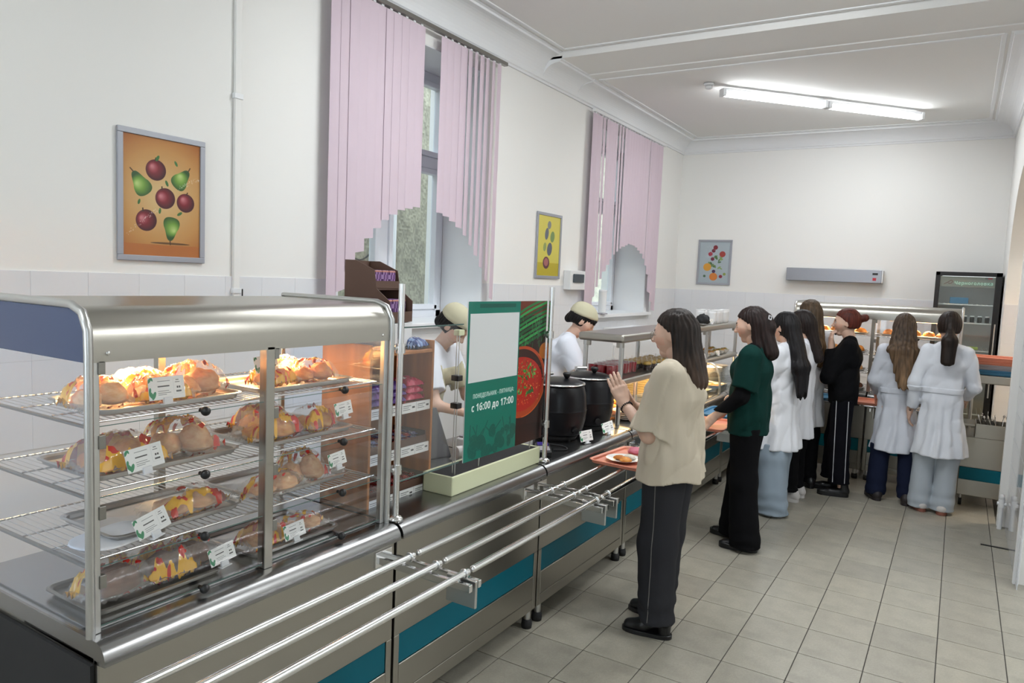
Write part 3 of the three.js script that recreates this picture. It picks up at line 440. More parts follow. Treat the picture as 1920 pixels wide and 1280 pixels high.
// ---------------------------------------------------------------- cash desk: sweets stand, glass, board, kettles
{
  const o = thing('sweets_stand', 'wooden shelf stand of chocolate and sweets beside the pastry case', 'stand', [-1.93, WT, -2.115], PI / 2); const W = .405, D = .26, H = .655, t = .014;
  part('side_panel', boxUV(rbx(0, t, 0, H, -D, 0, .002)), M.wood, o); part('side_panel', boxUV(rbx(W - t, W, 0, H, -D, 0, .002)), M.wood, o); part('top_panel', boxUV(rbx(t, W - t, H - .05, H - .036, -D, 0, .002)), M.wood, o); part('back_panel', boxUV(rbx(t, W - t, 0, H - .04, -D, -D + .008, .002)), M.wood, o);
  const tagT = canvasTex(512, 64, (c, w, h) => { c.fillStyle = '#efefec'; c.fillRect(0, 0, w, h); for (let k = 0; k < 4; k++) { c.fillStyle = '#b9b9b9'; c.fillRect(k * 128 - 1, 0, 3, h); c.fillStyle = '#777'; c.fillRect(k * 128 + 12, 14, 70, 5); c.fillRect(k * 128 + 12, 27, 52, 4); c.fillRect(k * 128 + 12, 40, 62, 4); c.fillStyle = '#444'; c.fillRect(k * 128 + 92, 24, 24, 12); } }), tagM = std({ map: tagT, roughness: .4 });
  const ys = [.385, .2, .015];
  ys.forEach((y, k) => { part('shelf', boxUV(tf(rbx(t, W - t, -.006, .006, -D + .01, -.012, .002), [0, y, 0], [.0, 0, 0])), M.wood, o); const s = part('price_rail', rbx(t, W - t, y - .03, y + .012, -.012, -.006, .001), M.whitePlastic, o); part('price_strip', tf(new THREE.PlaneGeometry(W - 2 * t, .04), [W / 2, y - .009, -.0055]), tagM, s); });
  const wrap = (a, b, seed, txt) => { const n = tileNoise(seed, 9), m = tileNoise(seed + 2, 30); return std({ map: dataTex(128, 64, (u, v) => { const q = n(u, v) > .62 ? .8 : 0, w = m(u, v) > .72 && v > .3 && v < .7 ? 1 : 0; return a.map((c, i) => w ? .85 : mix(c, b[i], q)); }, true), roughness: .25 }); };
  const PUR = wrap([.33, .22, .5], [.5, .35, .65], 71), PNK = wrap([.75, .15, .3], [.85, .35, .45], 73), DRK = wrap([.2, .1, .1], [.7, .15, .12], 75), BLU = wrap([.25, .25, .5], [.7, .7, .75], 77), RED = wrap([.62, .13, .13], [.2, .08, .06], 79);
  const spot = (x, y, z) => [-1.93 + z, WT + y, -2.115 - x];
  let n = 0; const bag = (x, y, z, w, h, m, lab, kind, grp) => { const b = single('sweets_bag', pillow(w, .12, h, 200 + n++), m, lab, 'sweets', grp); b.position.set(...spot(x, y, z)); b.rotation.y = PI / 2 + (n % 3 - 1) * .1; };
  for (let i = 0; i < 3; i++) { bag(.08 + i * .0, ys[0] + .008 + i * .028, -.09, .13, .035, PUR, ['lowest', 'middle', 'top'][i] + ' purple sweets bag of the left pile on the top shelf of the wooden stand', 'bag', 'sweets bags on the stand'); bag(.21, ys[0] + .008 + i * .028, -.09, .13, .035, PUR, ['lowest', 'middle', 'top'][i] + ' purple sweets bag of the middle pile on the top shelf of the wooden stand', 'bag', 'sweets bags on the stand'); bag(.325, ys[0] + .008 + i * .03, -.09, .12, .04, PNK, ['lowest', 'middle', 'top'][i] + ' pink sweets bag on the top shelf of the wooden stand', 'bag', 'sweets bags on the stand'); }
  const bar = (x, y, z, m, lab, ry) => { const b = single('chocolate_bar', [tf(new RoundedBoxGeometry(.105, .016, .032, 3, .007), [0, .008, 0]), rbx(-.062, -.05, .006, .0095, -.016, .016, .001), rbx(.05, .062, .006, .0095, -.016, .016, .001)], m, lab, 'chocolate bar', 'chocolate bars on the wooden stand'); b.position.set(...spot(x, y, z)); b.rotation.order = 'YXZ'; b.rotation.y = PI / 2 + PI / 2 + ry; b.rotation.z = -.0; };
  ys.slice(1).forEach((y, k) => { const bx0 = single('display_carton', [rbx(.02, W - .02, 0, .035, -.02, -.016, .002), rbx(.02, W - .02, 0, .006, -.2, -.02, .002), rbx(.02, .024, 0, .05, -.2, -.02, .001), rbx(W - .024, W - .02, 0, .05, -.2, -.02, .001)], M.cardboard, k ? 'dark open carton of chocolate bars on the bottom shelf of the stand' : 'dark open carton of chocolate bars on the middle shelf of the stand', 'carton', 'cartons on the wooden stand'); bx0.position.set(...spot(0, y + .008, 0)); bx0.rotation.y = PI / 2;
    const cols = k ? [RED, DRK, RED, DRK, RED, DRK, RED, DRK] : [DRK, BLU, RED, BLU, DRK, BLU, RED, BLU]; for (let i = 0; i < 8; i++) for (let r = 0; r < 2; r++) bar(.05 + i * .043, y + .018 + r * .018, -.1 - r * .01, cols[i], (r ? 'upper' : 'lower') + ' chocolate bar, place ' + ['one', 'two', 'three', 'four', 'five', 'six', 'seven', 'eight'][i] + ' from the left in the ' + (k ? 'bottom' : 'middle') + ' carton', (i % 3 - 1) * .08); });
  const bb = single('blue_packet', pillow(.12, .14, .045, 300), wrap([.12, .25, .5], [.6, .7, .85], 81), 'blue packets lying on top of the wooden sweets stand', 'packet'); bb.position.set(...spot(.325, H - .034, -.075)); bb.rotation.y = PI / 2 + .2;
}
{ // dark card stand with purple packets on top of the case
  const o = thing('packet_rack', 'brown cardboard rack of purple packets on a white carton above the sweets', 'rack', [-2.07, 1.575, -2.32], PI / 2 + .2);
  part('side_panel', extrude([[-.09, 0], [.08, 0], [.08, .07], [.03, .11], [.02, .17], [-.05, .2], [-.09, .2]], .003).rotateY(-PI / 2).translate(-.075, 0, 0), M.cardboard, o); part('side_panel', extrude([[-.09, 0], [.08, 0], [.08, .07], [.03, .11], [.02, .17], [-.05, .2], [-.09, .2]], .003).rotateY(-PI / 2).translate(.078, 0, 0), M.cardboard, o);
  part('back_panel', bx(-.075, .078, 0, .2, -.092, -.089), M.cardboard, o); part('shelf', tf(bx(-.075, .075, 0, .003, -.08, .075), [0, .02, 0], [.15, 0, 0]), M.cardboard, o); part('shelf', tf(bx(-.075, .075, 0, .003, -.08, .03), [0, .115, 0], [.15, 0, 0]), M.cardboard, o); part('front_lip', bx(-.075, .078, .0, .035, .077, .08), M.cardboard, o); part('front_lip', bx(-.075, .078, .105, .135, .024, .027), M.cardboard, o);
  const pm = std({ map: dataTex(64, 32, (u, v) => { const n = (Math.floor(u * 9) * 7 + Math.floor(v * 3) * 5) % 4; return v > .85 ? [.75, .5, .42] : n === 1 ? [.75, .6, .8] : [.38, .22, .45]; }, true), roughness: .35 });
  const q = new THREE.Vector3(); for (const [y, z] of [[.05, .03], [.145, -.012]]) for (const s of [-1, 0, 1]) { q.set(s * .046, y, z).multiplyScalar(1.25).applyAxisAngle(V(0, 1, 0), PI / 2 + .2).add(V(-2.07, 1.575, -2.32)); const b = single('small_packet', rbx(-.021, .021, -.02, .025, -.03, .03, .004), pm, ['left', 'middle', 'right'][s + 1] + ' purple packet in the ' + (y > .1 ? 'upper' : 'lower') + ' tray of the brown rack', 'packet', 'purple packets in the brown rack'); b.position.copy(q); b.scale.setScalar(1.25); b.rotation.y = PI / 2 + .2; } o.scale.setScalar(1.25);
  const wc = single('white_carton', rbx(-.1, .1, 0, .11, -.1, .1, .003), M.white, 'white carton on top of the sweets stand under the brown rack', 'carton'); wc.position.set(-2.07, 1.462, -2.32); wc.rotation.y = PI / 2 + .2;
}
{ // glass screen of the cash desk
  const o = thing('glass_screen', 'clear glass screen between the pole and the green board', 'screen', [-1.8, WT, -2.12]);
  part('front_pane', bx(-.003, .003, .13, .735, -.425, -.0), M.acrylic, o); part('pane_edge', [bx(-.003, .003, .73, .735, -.425, 0), bx(-.003, .003, .13, .135, -.425, 0)], M.glassEdge, o);
  part('support_rod', rod([0, .03, -.4], [0, .7, -.4], .0022, 8), M.satin, o); part('support_rod', rod([-.02, .03, -.41], [-.02, .7, -.41], .0022, 8), M.satin, o);
  part('corner_clip', rbx(-.025, .006, .685, .71, -.43, -.39, .003), M.creamPlastic, o); for (const y of [.37, .49]) part('hinge', rbx(-.03, .008, y, y + .024, -.425, -.39, .003), M.black, o);
}
function drawBoard(c, w, h) { // left: green notice; right: soup photograph
  const gw = w * .623; c.fillStyle = '#0b7766'; c.fillRect(0, 0, w, h); c.fillStyle = '#0e5a4e'; c.fillRect(gw * .2, h * .015, gw * .7, h * .025);
  c.fillStyle = '#dfe2e3'; c.fillRect(gw * .035, h * .075, gw * .945, h * .43);
  c.fillStyle = '#c9e2da'; c.textAlign = 'center'; c.font = `bold ${h * .04}px sans-serif`; c.fillText('ПОНЕДЕЛЬНИК - ПЯТНИЦА:', gw * .53, h * .607, gw * .8); c.font = `bold ${h * .068}px sans-serif`; c.fillStyle = '#f2f8f5'; c.fillText('с 16:00 до 17:00', gw * .52, h * .69, gw * .82);
  c.fillStyle = '#0c5c50'; const r = rng(91); for (let i = 0; i < 26; i++) { const x = gw * (.08 + .86 * r()), y = h * (.84 + .13 * r()), s = h * (.02 + .035 * r()); c.beginPath(); c.ellipse(x, y, s * .8, s, r() * 3, 0, 7); c.fill(); } for (let i = 0; i < 12; i++) { c.save(); c.translate(gw * (.1 + .8 * r()), h * (.8 + .06 * r())); c.rotate(r() * 2 - 1); c.fillRect(-h * .005, -h * .05, h * .01, h * .1); c.restore(); } c.strokeStyle = '#187062'; c.lineWidth = 2; for (let i = 0; i < 18; i++) { c.beginPath(); c.ellipse(gw * (.1 + .8 * r()), h * (.84 + .13 * r()), h * .02 + h * .03 * r(), h * .03, r() * 3, 0, 5); c.stroke(); }
  c.save(); c.beginPath(); c.rect(gw, 0, w - gw, h); c.clip(); c.fillStyle = '#2a1511'; c.fillRect(gw, 0, w, h); c.fillStyle = '#6e2b17'; c.fillRect(gw, 0, w, h * .1); c.fillStyle = '#b86a22'; c.beginPath(); c.ellipse(w, h * .36, w * .09, h * .06, 0, 0, 7); c.fill();
  for (let i = 0; i < 9; i++) { c.strokeStyle = ['#1f7a3c', '#2f9a4c', '#14582c'][i % 3]; c.lineWidth = h * .018; c.beginPath(); c.moveTo(gw, h * (.08 + i * .03)); c.quadraticCurveTo(gw + w * .12, h * (.03 + i * .032), w, h * (-.02 + i * .03)); c.stroke(); }
  for (let i = 0; i < 90; i++) { c.strokeStyle = ['#1d6b35', '#2f8f45', '#0e4423', '#3fa257'][i % 4]; c.lineWidth = 2 + r() * 4; const x = gw + (w - gw) * r(), y = h * (.1 + .2 * r()); c.beginPath(); c.moveTo(x, y); c.quadraticCurveTo(x + 20 * (r() - .5), y + 25, x + 40 * (r() - .5), y + 60 * r()); c.stroke(); }
  c.fillStyle = '#b4441b'; c.beginPath(); c.ellipse(gw + w * .06, h * .56, w * .34, h * .25, .05, 0, 7); c.fill(); c.fillStyle = '#3a1a12'; c.beginPath(); c.ellipse(gw + w * .05, h * .545, w * .31, h * .215, .05, 0, 7); c.fill(); c.fillStyle = '#b7241a'; c.beginPath(); c.ellipse(gw + w * .05, h * .575, w * .3, h * .19, .05, 0, 7); c.fill();
  for (let i = 0; i < 160; i++) { const a = r() * 7, q = Math.sqrt(r()); c.fillStyle = ['#d2452a', '#e0663a', '#8f1a14', '#c73022', '#e8a24a'][i % 5]; c.beginPath(); c.ellipse(gw + w * .05 + Math.cos(a) * q * w * .27, h * .575 + Math.sin(a) * q * h * .165, 3 + r() * 8, 2 + r() * 4, r() * 3, 0, 7); c.fill(); } for (let i = 0; i < 40; i++) { c.strokeStyle = ['#2f8a3e', '#5aa34e', '#1a5c2a'][i % 3]; c.lineWidth = 2 + r() * 3; const x = gw + w * (.0 + .2 * r()), y = h * (.42 + .2 * r()); c.beginPath(); c.moveTo(x, y); c.lineTo(x + 60 * (r() - .3), y + 50 * (r() - .6)); c.stroke(); } for (let i = 0; i < 26; i++) { c.save(); c.translate(gw + w * (.02 + .22 * r()), h * (.44 + .22 * r())); c.rotate(r() * 6); c.fillStyle = ['#3f8f3a', '#6aa84f', '#2a6a30'][i % 3]; c.beginPath(); c.ellipse(0, 0, 5 + r() * 8, 14 + r() * 18, 0, 0, 7); c.fill(); c.restore(); } c.strokeStyle = '#d8662c'; c.lineWidth = h * .008; c.beginPath(); c.ellipse(gw + w * .06, h * .56, w * .335, h * .247, .05, -.9, 1.5); c.stroke(); for (let i = 0; i < 70; i++) { c.fillStyle = ['#c8352a', '#f0b060', '#ffdf9a', '#7a120e'][i % 4]; c.beginPath(); c.arc(gw + w * .36 * r(), h * (.42 + .3 * r()), 1 + r() * 3, 0, 7); c.fill(); } c.fillStyle = '#20100d'; c.beginPath(); c.ellipse(gw + w * .05, h * 1.0, w * .5, h * .14, 0, 0, 7); c.fill(); c.restore();
}
{
  const o = thing('notice_board', 'green opening hours board with a tomato soup picture', 'board', [-1.79, WT, -2.565], PI / 2); const W = .695, y0 = .125, y1 = .83;
  part('board', rbx(0, W, y0, y1, -.005, 0, .001), M.white, o); part('print', tf(new THREE.PlaneGeometry(W, y1 - y0), [W / 2, (y0 + y1) / 2, .0008]), std({ map: canvasTex(1024, 1040, drawBoard), roughness: .3 }), o);
  part('stand_foot', rod([.14, .0, -.02], [.14, y0, -.01], .004, 8), M.satin, o); part('stand_foot', rod([.6, .0, -.02], [.6, y0, -.01], .004, 8), M.satin, o);
}
{ // pale green box with a dark top
  const o = thing('desk_box', 'long pale green plastic box with a black top on the cash desk', 'box', [-1.775, WT, -2.47], PI / 2); const W = .76, D = .16, H = .085;
  part('shell', [rbx(0, W, 0, H, -.012, 0, .006, 3), rbx(0, .012, 0, H, -D, 0, .005), rbx(W - .012, W, 0, H, -D, 0, .005), rbx(0, W, 0, H, -D, -D + .012, .005), bx(.01, W - .01, .002, .01, -D + .01, -.01)], M.creamPlastic, o); part('dark_top', rbx(.013, W - .013, .02, H - .003, -D + .013, -.013, .002), M.rubber, o);
}
{ // cash terminal behind the glass
  const o = thing('cash_terminal', 'dark grey cash terminal behind the glass screen', 'terminal', [-2.12, WT, -2.72], PI / 2 - .35);
  part('base', rbx(-.13, .13, 0, .05, -.12, .12, .01), M.black, o); part('screen_housing', tf(rbx(-.16, .16, 0, .27, -.018, .018, .008), [0, .04, -.02], [-.6, 0, 0]), std({ color: lin(.045, .046, .05), roughness: .4 }), o); part('pole_mount', rod([0, .04, -.03], [0, .14, -.06], .025, 14), M.black, o); part('paper_roll', tf(new THREE.CylinderGeometry(.03, .03, .06, 18), [.16, .09, .07], [0, 0, PI / 2]), M.white, o);
  const d = thing('receipt_printer', 'pale grey receipt printer beside the cash terminal', 'printer', [-2.05, WT, -3.05], PI / 2); part('body', rbx(-.07, .07, 0, .12, -.08, .08, .012), M.whitePlastic, d); part('lid', rbx(-.06, .06, .118, .13, -.07, .03, .005), M.greyTray, d); part('slot', rbx(-.045, .045, .119, .124, .045, .055, .001), M.black, d);
}
{
  const o = thing('card_reader', 'black card reader with a purple strip beside the chrome pole', 'card reader', [-1.86, WT, -3.42], .6); part('body', tf(rbx(-.04, .04, 0, .03, -.085, .085, .008, 3), [0, .006, 0], [.08, 0, 0]), M.black, o); part('keypad', tf(rbx(-.03, .03, 0, .004, -.0, .07, .001), [0, .036, 0], [.08, 0, 0]), M.greyTray, o); part('strip', tf(rbx(-.03, .03, 0, .003, -.075, -.02, .001), [0, .036, 0], [.08, 0, 0]), std({ color: lin(.06, .04, .25), roughness: .2 }), o);
  const b = single('sugar_box', [rbx(-.06, .06, 0, .004, -.04, .04, .002), rbx(-.06, .06, 0, .05, -.04, -.036, .002), rbx(-.06, .06, 0, .05, .036, .04, .002), rbx(-.06, -.056, 0, .05, -.04, .04, .002), rbx(.056, .06, 0, .05, -.04, .04, .002)], M.whitePlastic, 'small open white box behind the chrome pole by the kettles', 'box'); b.position.set(-2.02, WT, -3.46); b.rotation.y = .5;
  const c = single('card_reader_cable', tube([[-1.84, WT + .008, -3.5], [-1.79, WT + .006, -3.56], [-1.84, WT + .006, -3.62], [-2.0, WT + .006, -3.6]], .004, 6, 30), M.rubber, 'black cable of the card reader lying on the worktop', 'cable');
}
function kettle(label, x, z, turn) {
  const o = thing('soup_kettle', label, 'soup kettle', [x, WT, z], turn, 'black soup kettles');
  part('barrel', lathe([[0, .035], [.145, .035], [.155, .045], [.172, .12], [.178, .18], [.1775, .184], [.181, .188], [.1775, .192], [.178, .2], [.172, .28], [.158, .335], [.15, .345], [0, .345]], 48), M.blackGloss, o); part('base_ring', lathe([[0, .0], [.12, 0], [.125, .01], [.14, .036], [0, .036]], 36), M.rubber, o);
  part('rim', lathe([[.13, .345], [.162, .345], [.165, .351], [.16, .357], [.13, .357]], 48), M.chrome, o); const l = part('lid', lathe([[0, .385], [.06, .383], [.12, .372], [.148, .36], [.148, .354], [0, .354]], 48), M.blackGloss, o);
  part('lid_knob', lathe([[0, .425], [.02, .422], [.026, .412], [.02, .398], [.012, .385], [0, .385]], 24).translate(.02, 0, .05), M.black, l); part('lid_hinge', [rbx(-.03, .03, .37, .4, -.15, -.12, .004), rod([-.035, .395, -.1], [.035, .395, -.1], .011, 14)], M.satin, l); part('control_knob', tf(new THREE.CylinderGeometry(.018, .02, .014, 18), [0, .075, .17], [PI / 2, 0, 0]), M.black, o);
  for (let k = 0; k < 3; k++) { const a = k * 2.1; part('foot', rod([Math.sin(a) * .11, 0, Math.cos(a) * .11], [Math.sin(a) * .11, .02, Math.cos(a) * .11], .015, 12), M.rubber, o); }
  o.scale.set(.98, .94, .98); return o;
}
kettle('black soup kettle nearer the green board', -2.0, -3.83, 1.2); kettle('black soup kettle nearer the drinks shelf', -2.0, -4.23, .9);
priceCard('tilted price card in front of the nearer kettle', [-1.78, WT + .014, -3.8], PI / 2 - .35, .1, -.25, .05); priceCard('tilted price card in front of the farther kettle', [-1.79, WT + .014, -4.13], PI / 2 - .35, .1, -.25, .15);
// ---------------------------------------------------------------- people: fields of tapered capsules meshed with surface nets
function surfaceNets(f, mn, mx, cell, colorFn) {
  const n = [0, 1, 2].map(i => Math.ceil((mx[i] - mn[i]) / cell) + 2), [nx, ny, nz] = n, val = new Float32Array(nx * ny * nz), B = 4;
  const X = (i) => mn[0] + i * cell, Y = (j) => mn[1] + j * cell, Zc = (k) => mn[2] + k * cell, reach = B * cell * .87 * 1.25 + .012;
  for (let k0 = 0; k0 < nz; k0 += B) for (let j0 = 0; j0 < ny; j0 += B) for (let i0 = 0; i0 < nx; i0 += B) {
    const d = f(X(i0 + (B - 1) / 2), Y(j0 + (B - 1) / 2), Zc(k0 + (B - 1) / 2)), far = Math.abs(d) > reach * 1.6;
    for (let k = k0; k < Math.min(k0 + B, nz); k++) for (let j = j0; j < Math.min(j0 + B, ny); j++) for (let i = i0; i < Math.min(i0 + B, nx); i++) val[(k * ny + j) * nx + i] = far ? d : f(X(i), Y(j), Zc(k));
  }
  const id = new Int32Array(nx * ny * nz).fill(-1), pos = [], idx = [];
  const at = (i, j, k) => (k * ny + j) * nx + i;
  for (let k = 0; k < nz - 1; k++) for (let j = 0; j < ny - 1; j++) for (let i = 0; i < nx - 1; i++) {
    let mask = 0; const c = []; for (let q = 0; q < 8; q++) { const v = val[at(i + (q & 1), j + (q >> 1 & 1), k + (q >> 2))]; c.push(v); if (v < 0) mask |= 1 << q; }
    if (mask === 0 || mask === 255) continue;
    let sx = 0, sy = 0, sz = 0, m = 0;
    for (let a = 0; a < 8; a++) for (const bit of [1, 2, 4]) { const b = a | bit; if (b === a) continue; if ((c[a] < 0) !== (c[b] < 0)) { const t = c[a] / (c[a] - c[b]); sx += (a & 1) + (bit === 1 ? t : 0); sy += (a >> 1 & 1) + (bit === 2 ? t : 0); sz += (a >> 2) + (bit === 4 ? t : 0); m++; } }
    let px = X(i) + sx / m * cell, py = Y(j) + sy / m * cell, pz = Zc(k) + sz / m * cell;
    const e = cell * .2, d0 = f(px, py, pz), gx = (f(px + e, py, pz) - d0) / e, gy = (f(px, py + e, pz) - d0) / e, gz = (f(px, py, pz + e) - d0) / e, gg = gx * gx + gy * gy + gz * gz;
    if (gg > .05) { const s = clamp(d0 / gg, -cell * .5, cell * .5) * .9; px -= gx * s; py -= gy * s; pz -= gz * s; }
    id[at(i, j, k)] = pos.length / 3; pos.push(px, py, pz);
  }
  const quad = (a, b, c, d, flip) => { if (a < 0 || b < 0 || c < 0 || d < 0) return; if (flip) idx.push(a, c, b, a, d, c); else idx.push(a, b, c, a, c, d); };
  for (let k = 1; k < nz - 1; k++) for (let j = 1; j < ny - 1; j++) for (let i = 1; i < nx - 1; i++) {
    const v = val[at(i, j, k)] < 0;
    if (v !== (val[at(i + 1, j, k)] < 0)) quad(id[at(i, j - 1, k - 1)], id[at(i, j, k - 1)], id[at(i, j, k)], id[at(i, j - 1, k)], !v);
    if (v !== (val[at(i, j + 1, k)] < 0)) quad(id[at(i - 1, j, k - 1)], id[at(i - 1, j, k)], id[at(i, j, k)], id[at(i, j, k - 1)], !v);
    if (v !== (val[at(i, j, k + 1)] < 0)) quad(id[at(i - 1, j - 1, k)], id[at(i, j - 1, k)], id[at(i, j, k)], id[at(i - 1, j, k)], !v);
  }
  const g = new THREE.BufferGeometry(); g.setAttribute('position', new THREE.Float32BufferAttribute(pos, 3)); g.setIndex(idx); g.computeVertexNormals();
  if (colorFn) { const col = []; for (let i = 0; i < pos.length; i += 3) col.push(...colorFn(pos[i], pos[i + 1], pos[i + 2])); g.setAttribute('color', new THREE.Float32BufferAttribute(col, 3)); }
  return g;
}
const smin = (a, b, k) => { const h = Math.max(k - Math.abs(a - b), 0) / k; return Math.min(a, b) - h * h * k * .25; };
const smax = (a, b, k) => -smin(-a, -b, k);
// tapered capsule; k > 1 widens it along the axis w (default: shoulder axis x)
function cone(a, b, ra, rb, ka = 1, kb = ka, w = [1, 0, 0]) {
  const bx_ = b[0] - a[0], by = b[1] - a[1], bz = b[2] - a[2], L = bx_ * bx_ + by * by + bz * bz || 1e-9;
  return (x, y, z) => { x -= a[0]; y -= a[1]; z -= a[2]; const t = clamp((x * bx_ + y * by + z * bz) / L, 0, 1); x -= t * bx_; y -= t * by; z -= t * bz; const k = ka + (kb - ka) * t, s = x * w[0] + y * w[1] + z * w[2], r2 = x * x + y * y + z * z - s * s + s * s / (k * k); return Math.sqrt(Math.max(r2, 0)) - (ra + (rb - ra) * t); };
}
const ell = (c, r) => (x, y, z) => { x = (x - c[0]) / r[0]; y = (y - c[1]) / r[1]; z = (z - c[2]) / r[2]; const q = Math.sqrt(x * x + y * y + z * z); return (q - 1) * Math.min(r[0], r[1], r[2]); };
const uni = (fs, k) => (x, y, z) => { let d = 1e3; for (const f of fs) d = smin(d, f(x, y, z), k); return d; };
function boundsOf(pts, pad) { const a = [1e9, 1e9, 1e9], b = [-1e9, -1e9, -1e9]; for (const p of pts) for (let i = 0; i < 3; i++) { a[i] = Math.min(a[i], p[i] - pad); b[i] = Math.max(b[i], p[i] + pad); } return [a, b]; }
const add3 = (a, b, s = 1) => [a[0] + b[0] * s, a[1] + b[1] * s, a[2] + b[2] * s], sub3 = (a, b) => [a[0] - b[0], a[1] - b[1], a[2] - b[2]], norm3 = (a) => { const l = Math.hypot(...a); return a.map(v => v / l); }, cross3 = (a, b) => [a[1] * b[2] - a[2] * b[1], a[2] * b[0] - a[0] * b[2], a[0] * b[1] - a[1] * b[0]], lerp3 = (a, b, t) => a.map((v, i) => mix(v, b[i], t));

const SKIN = [.62, .4, .3], LIP = [.5, .2, .17];
function headField(F) { // in head axes: y up, z forward, origin mid-head
  const skull = ell([0, .028, -.012], [.0735, .088, .094]), jaw = cone([0, -.015, .03], [0, -.088, .052], .062, .028, 1.05, 1.1), cheek = uni([ell([.036, -.022, .052], [.03, .03, .03]), ell([-.036, -.022, .052], [.03, .03, .03])], .02), nose = cone([0, .014, .083], [0, -.025, .11], .0075, .0115), nost = uni([ell([.009, -.029, .096], [.008, .007, .009]), ell([-.009, -.029, .096], [.008, .007, .009])], .008), brow = cone([-.03, .02, .073], [.03, .02, .073], .014, .014), lips = uni([cone([-.016, -.052, .083], [.016, -.052, .083], .006, .006), cone([-.013, -.061, .081], [.013, -.061, .081], .0065, .0065)], .004), e1 = ell([.03, .004, .088], [.016, .011, .014]), e2 = ell([-.03, .004, .088], [.016, .011, .014]), ear1 = ell([.077, -.006, -.008], [.009, .029, .019]), ear2 = ell([-.077, -.006, -.008], [.009, .029, .019]);
  return (x, y, z) => { let d = smin(skull(x, y, z), jaw(x, y, z), .05); d = smin(d, cheek(x, y, z), .03); d = smin(d, brow(x, y, z), .02); d = smax(d, -e1(x, y, z), .012); d = smax(d, -e2(x, y, z), .012); d = smin(d, nose(x, y, z), .014); d = smin(d, nost(x, y, z), .008); d = smin(d, lips(x, y, z), .006); d = smin(d, ear1(x, y, z), .008); return smin(d, ear2(x, y, z), .008); };
}
const HEAD = headField();
function handField(wrist, dir, palm, side, curl, thumbOut = .6) { // dir: towards the fingers, palm: the way the palm faces, side: towards the thumb
  const D = norm3(dir), P = norm3(sub3(palm, D.map(v => v * (palm[0] * D[0] + palm[1] * D[1] + palm[2] * D[2])))), S0 = cross3(D, P), sg = (S0[0] * side[0] + S0[1] * side[1] + S0[2] * side[2]) >= 0 ? 1 : -1, S = S0.map(v => v * sg);
  const at = (u, s, p) => wrist.map((w, i) => w + D[i] * u + S[i] * s + P[i] * p), fs = [], pts = [wrist];
  fs.push(cone(at(-.03, 0, 0), at(.03, 0, 0), .022, .024)); for (const s of [-.027, -.009, .009, .026]) fs.push(cone(at(.012, s * .55, 0), at(.082, s, 0), .016, .0125));
  const lens = [[.026, .04, .024, .02], [.0085, .045, .028, .022], [-.0095, .042, .026, .021], [-.0275, .032, .02, .018]], fingers = [];
  for (const [s, a, b, c] of lens) { let q = at(.084, s, 0), ang = curl[0], i = 0; const fan = s * .9; const seg = []; for (const l of [a, b, c]) { const e = q.map((v, j) => v + l * (D[j] * Math.cos(ang) + P[j] * Math.sin(ang)) + S[j] * l * fan * 2); seg.push(cone(q, e, .0092 - i * .0009, .0086 - i * .0009)); q = e; ang += curl[1]; i++; pts.push(e); } fingers.push(uni(seg, .004)); }
  { let q = at(.022, .024, .004), ang = thumbOut; const seg = []; for (const [l, r] of [[.036, .0125], [.032, .0105], [.026, .009]]) { const e = q.map((v, j) => v + l * (D[j] * Math.cos(ang) + S[j] * Math.sin(ang) * .75 + P[j] * Math.sin(ang) * .45)); seg.push(cone(q, e, r, r - .0012)); q = e; ang -= .28; pts.push(e); } fingers.push(uni(seg, .005)); }
  const palmF = uni(fs, .016); return { f: (x, y, z) => { let d = palmF(x, y, z); let m = 1e3; for (const g of fingers) m = Math.min(m, g(x, y, z)); return smin(d, m, .008); }, pts };
}
const skinMat = std({ color: 0xffffff, vertexColors: true, roughness: .5 });
const clothCache = {};
function cloth(r, g, b, rough = .85, extra = {}) { const k = [r, g, b, rough, JSON.stringify(extra)].join(); return clothCache[k] ??= phy({ color: lin(r, g, b), roughness: rough, sheen: .25, sheenRoughness: .6, sheenColor: lin(Math.min(1, r * 1.2), Math.min(1, g * 1.2), Math.min(1, b * 1.2)), ...extra }); }
const eyeWhite = std({ color: lin(.75, .73, .7), roughness: .15 }), eyeDark = std({ color: lin(.03, .018, .01), roughness: .1 });

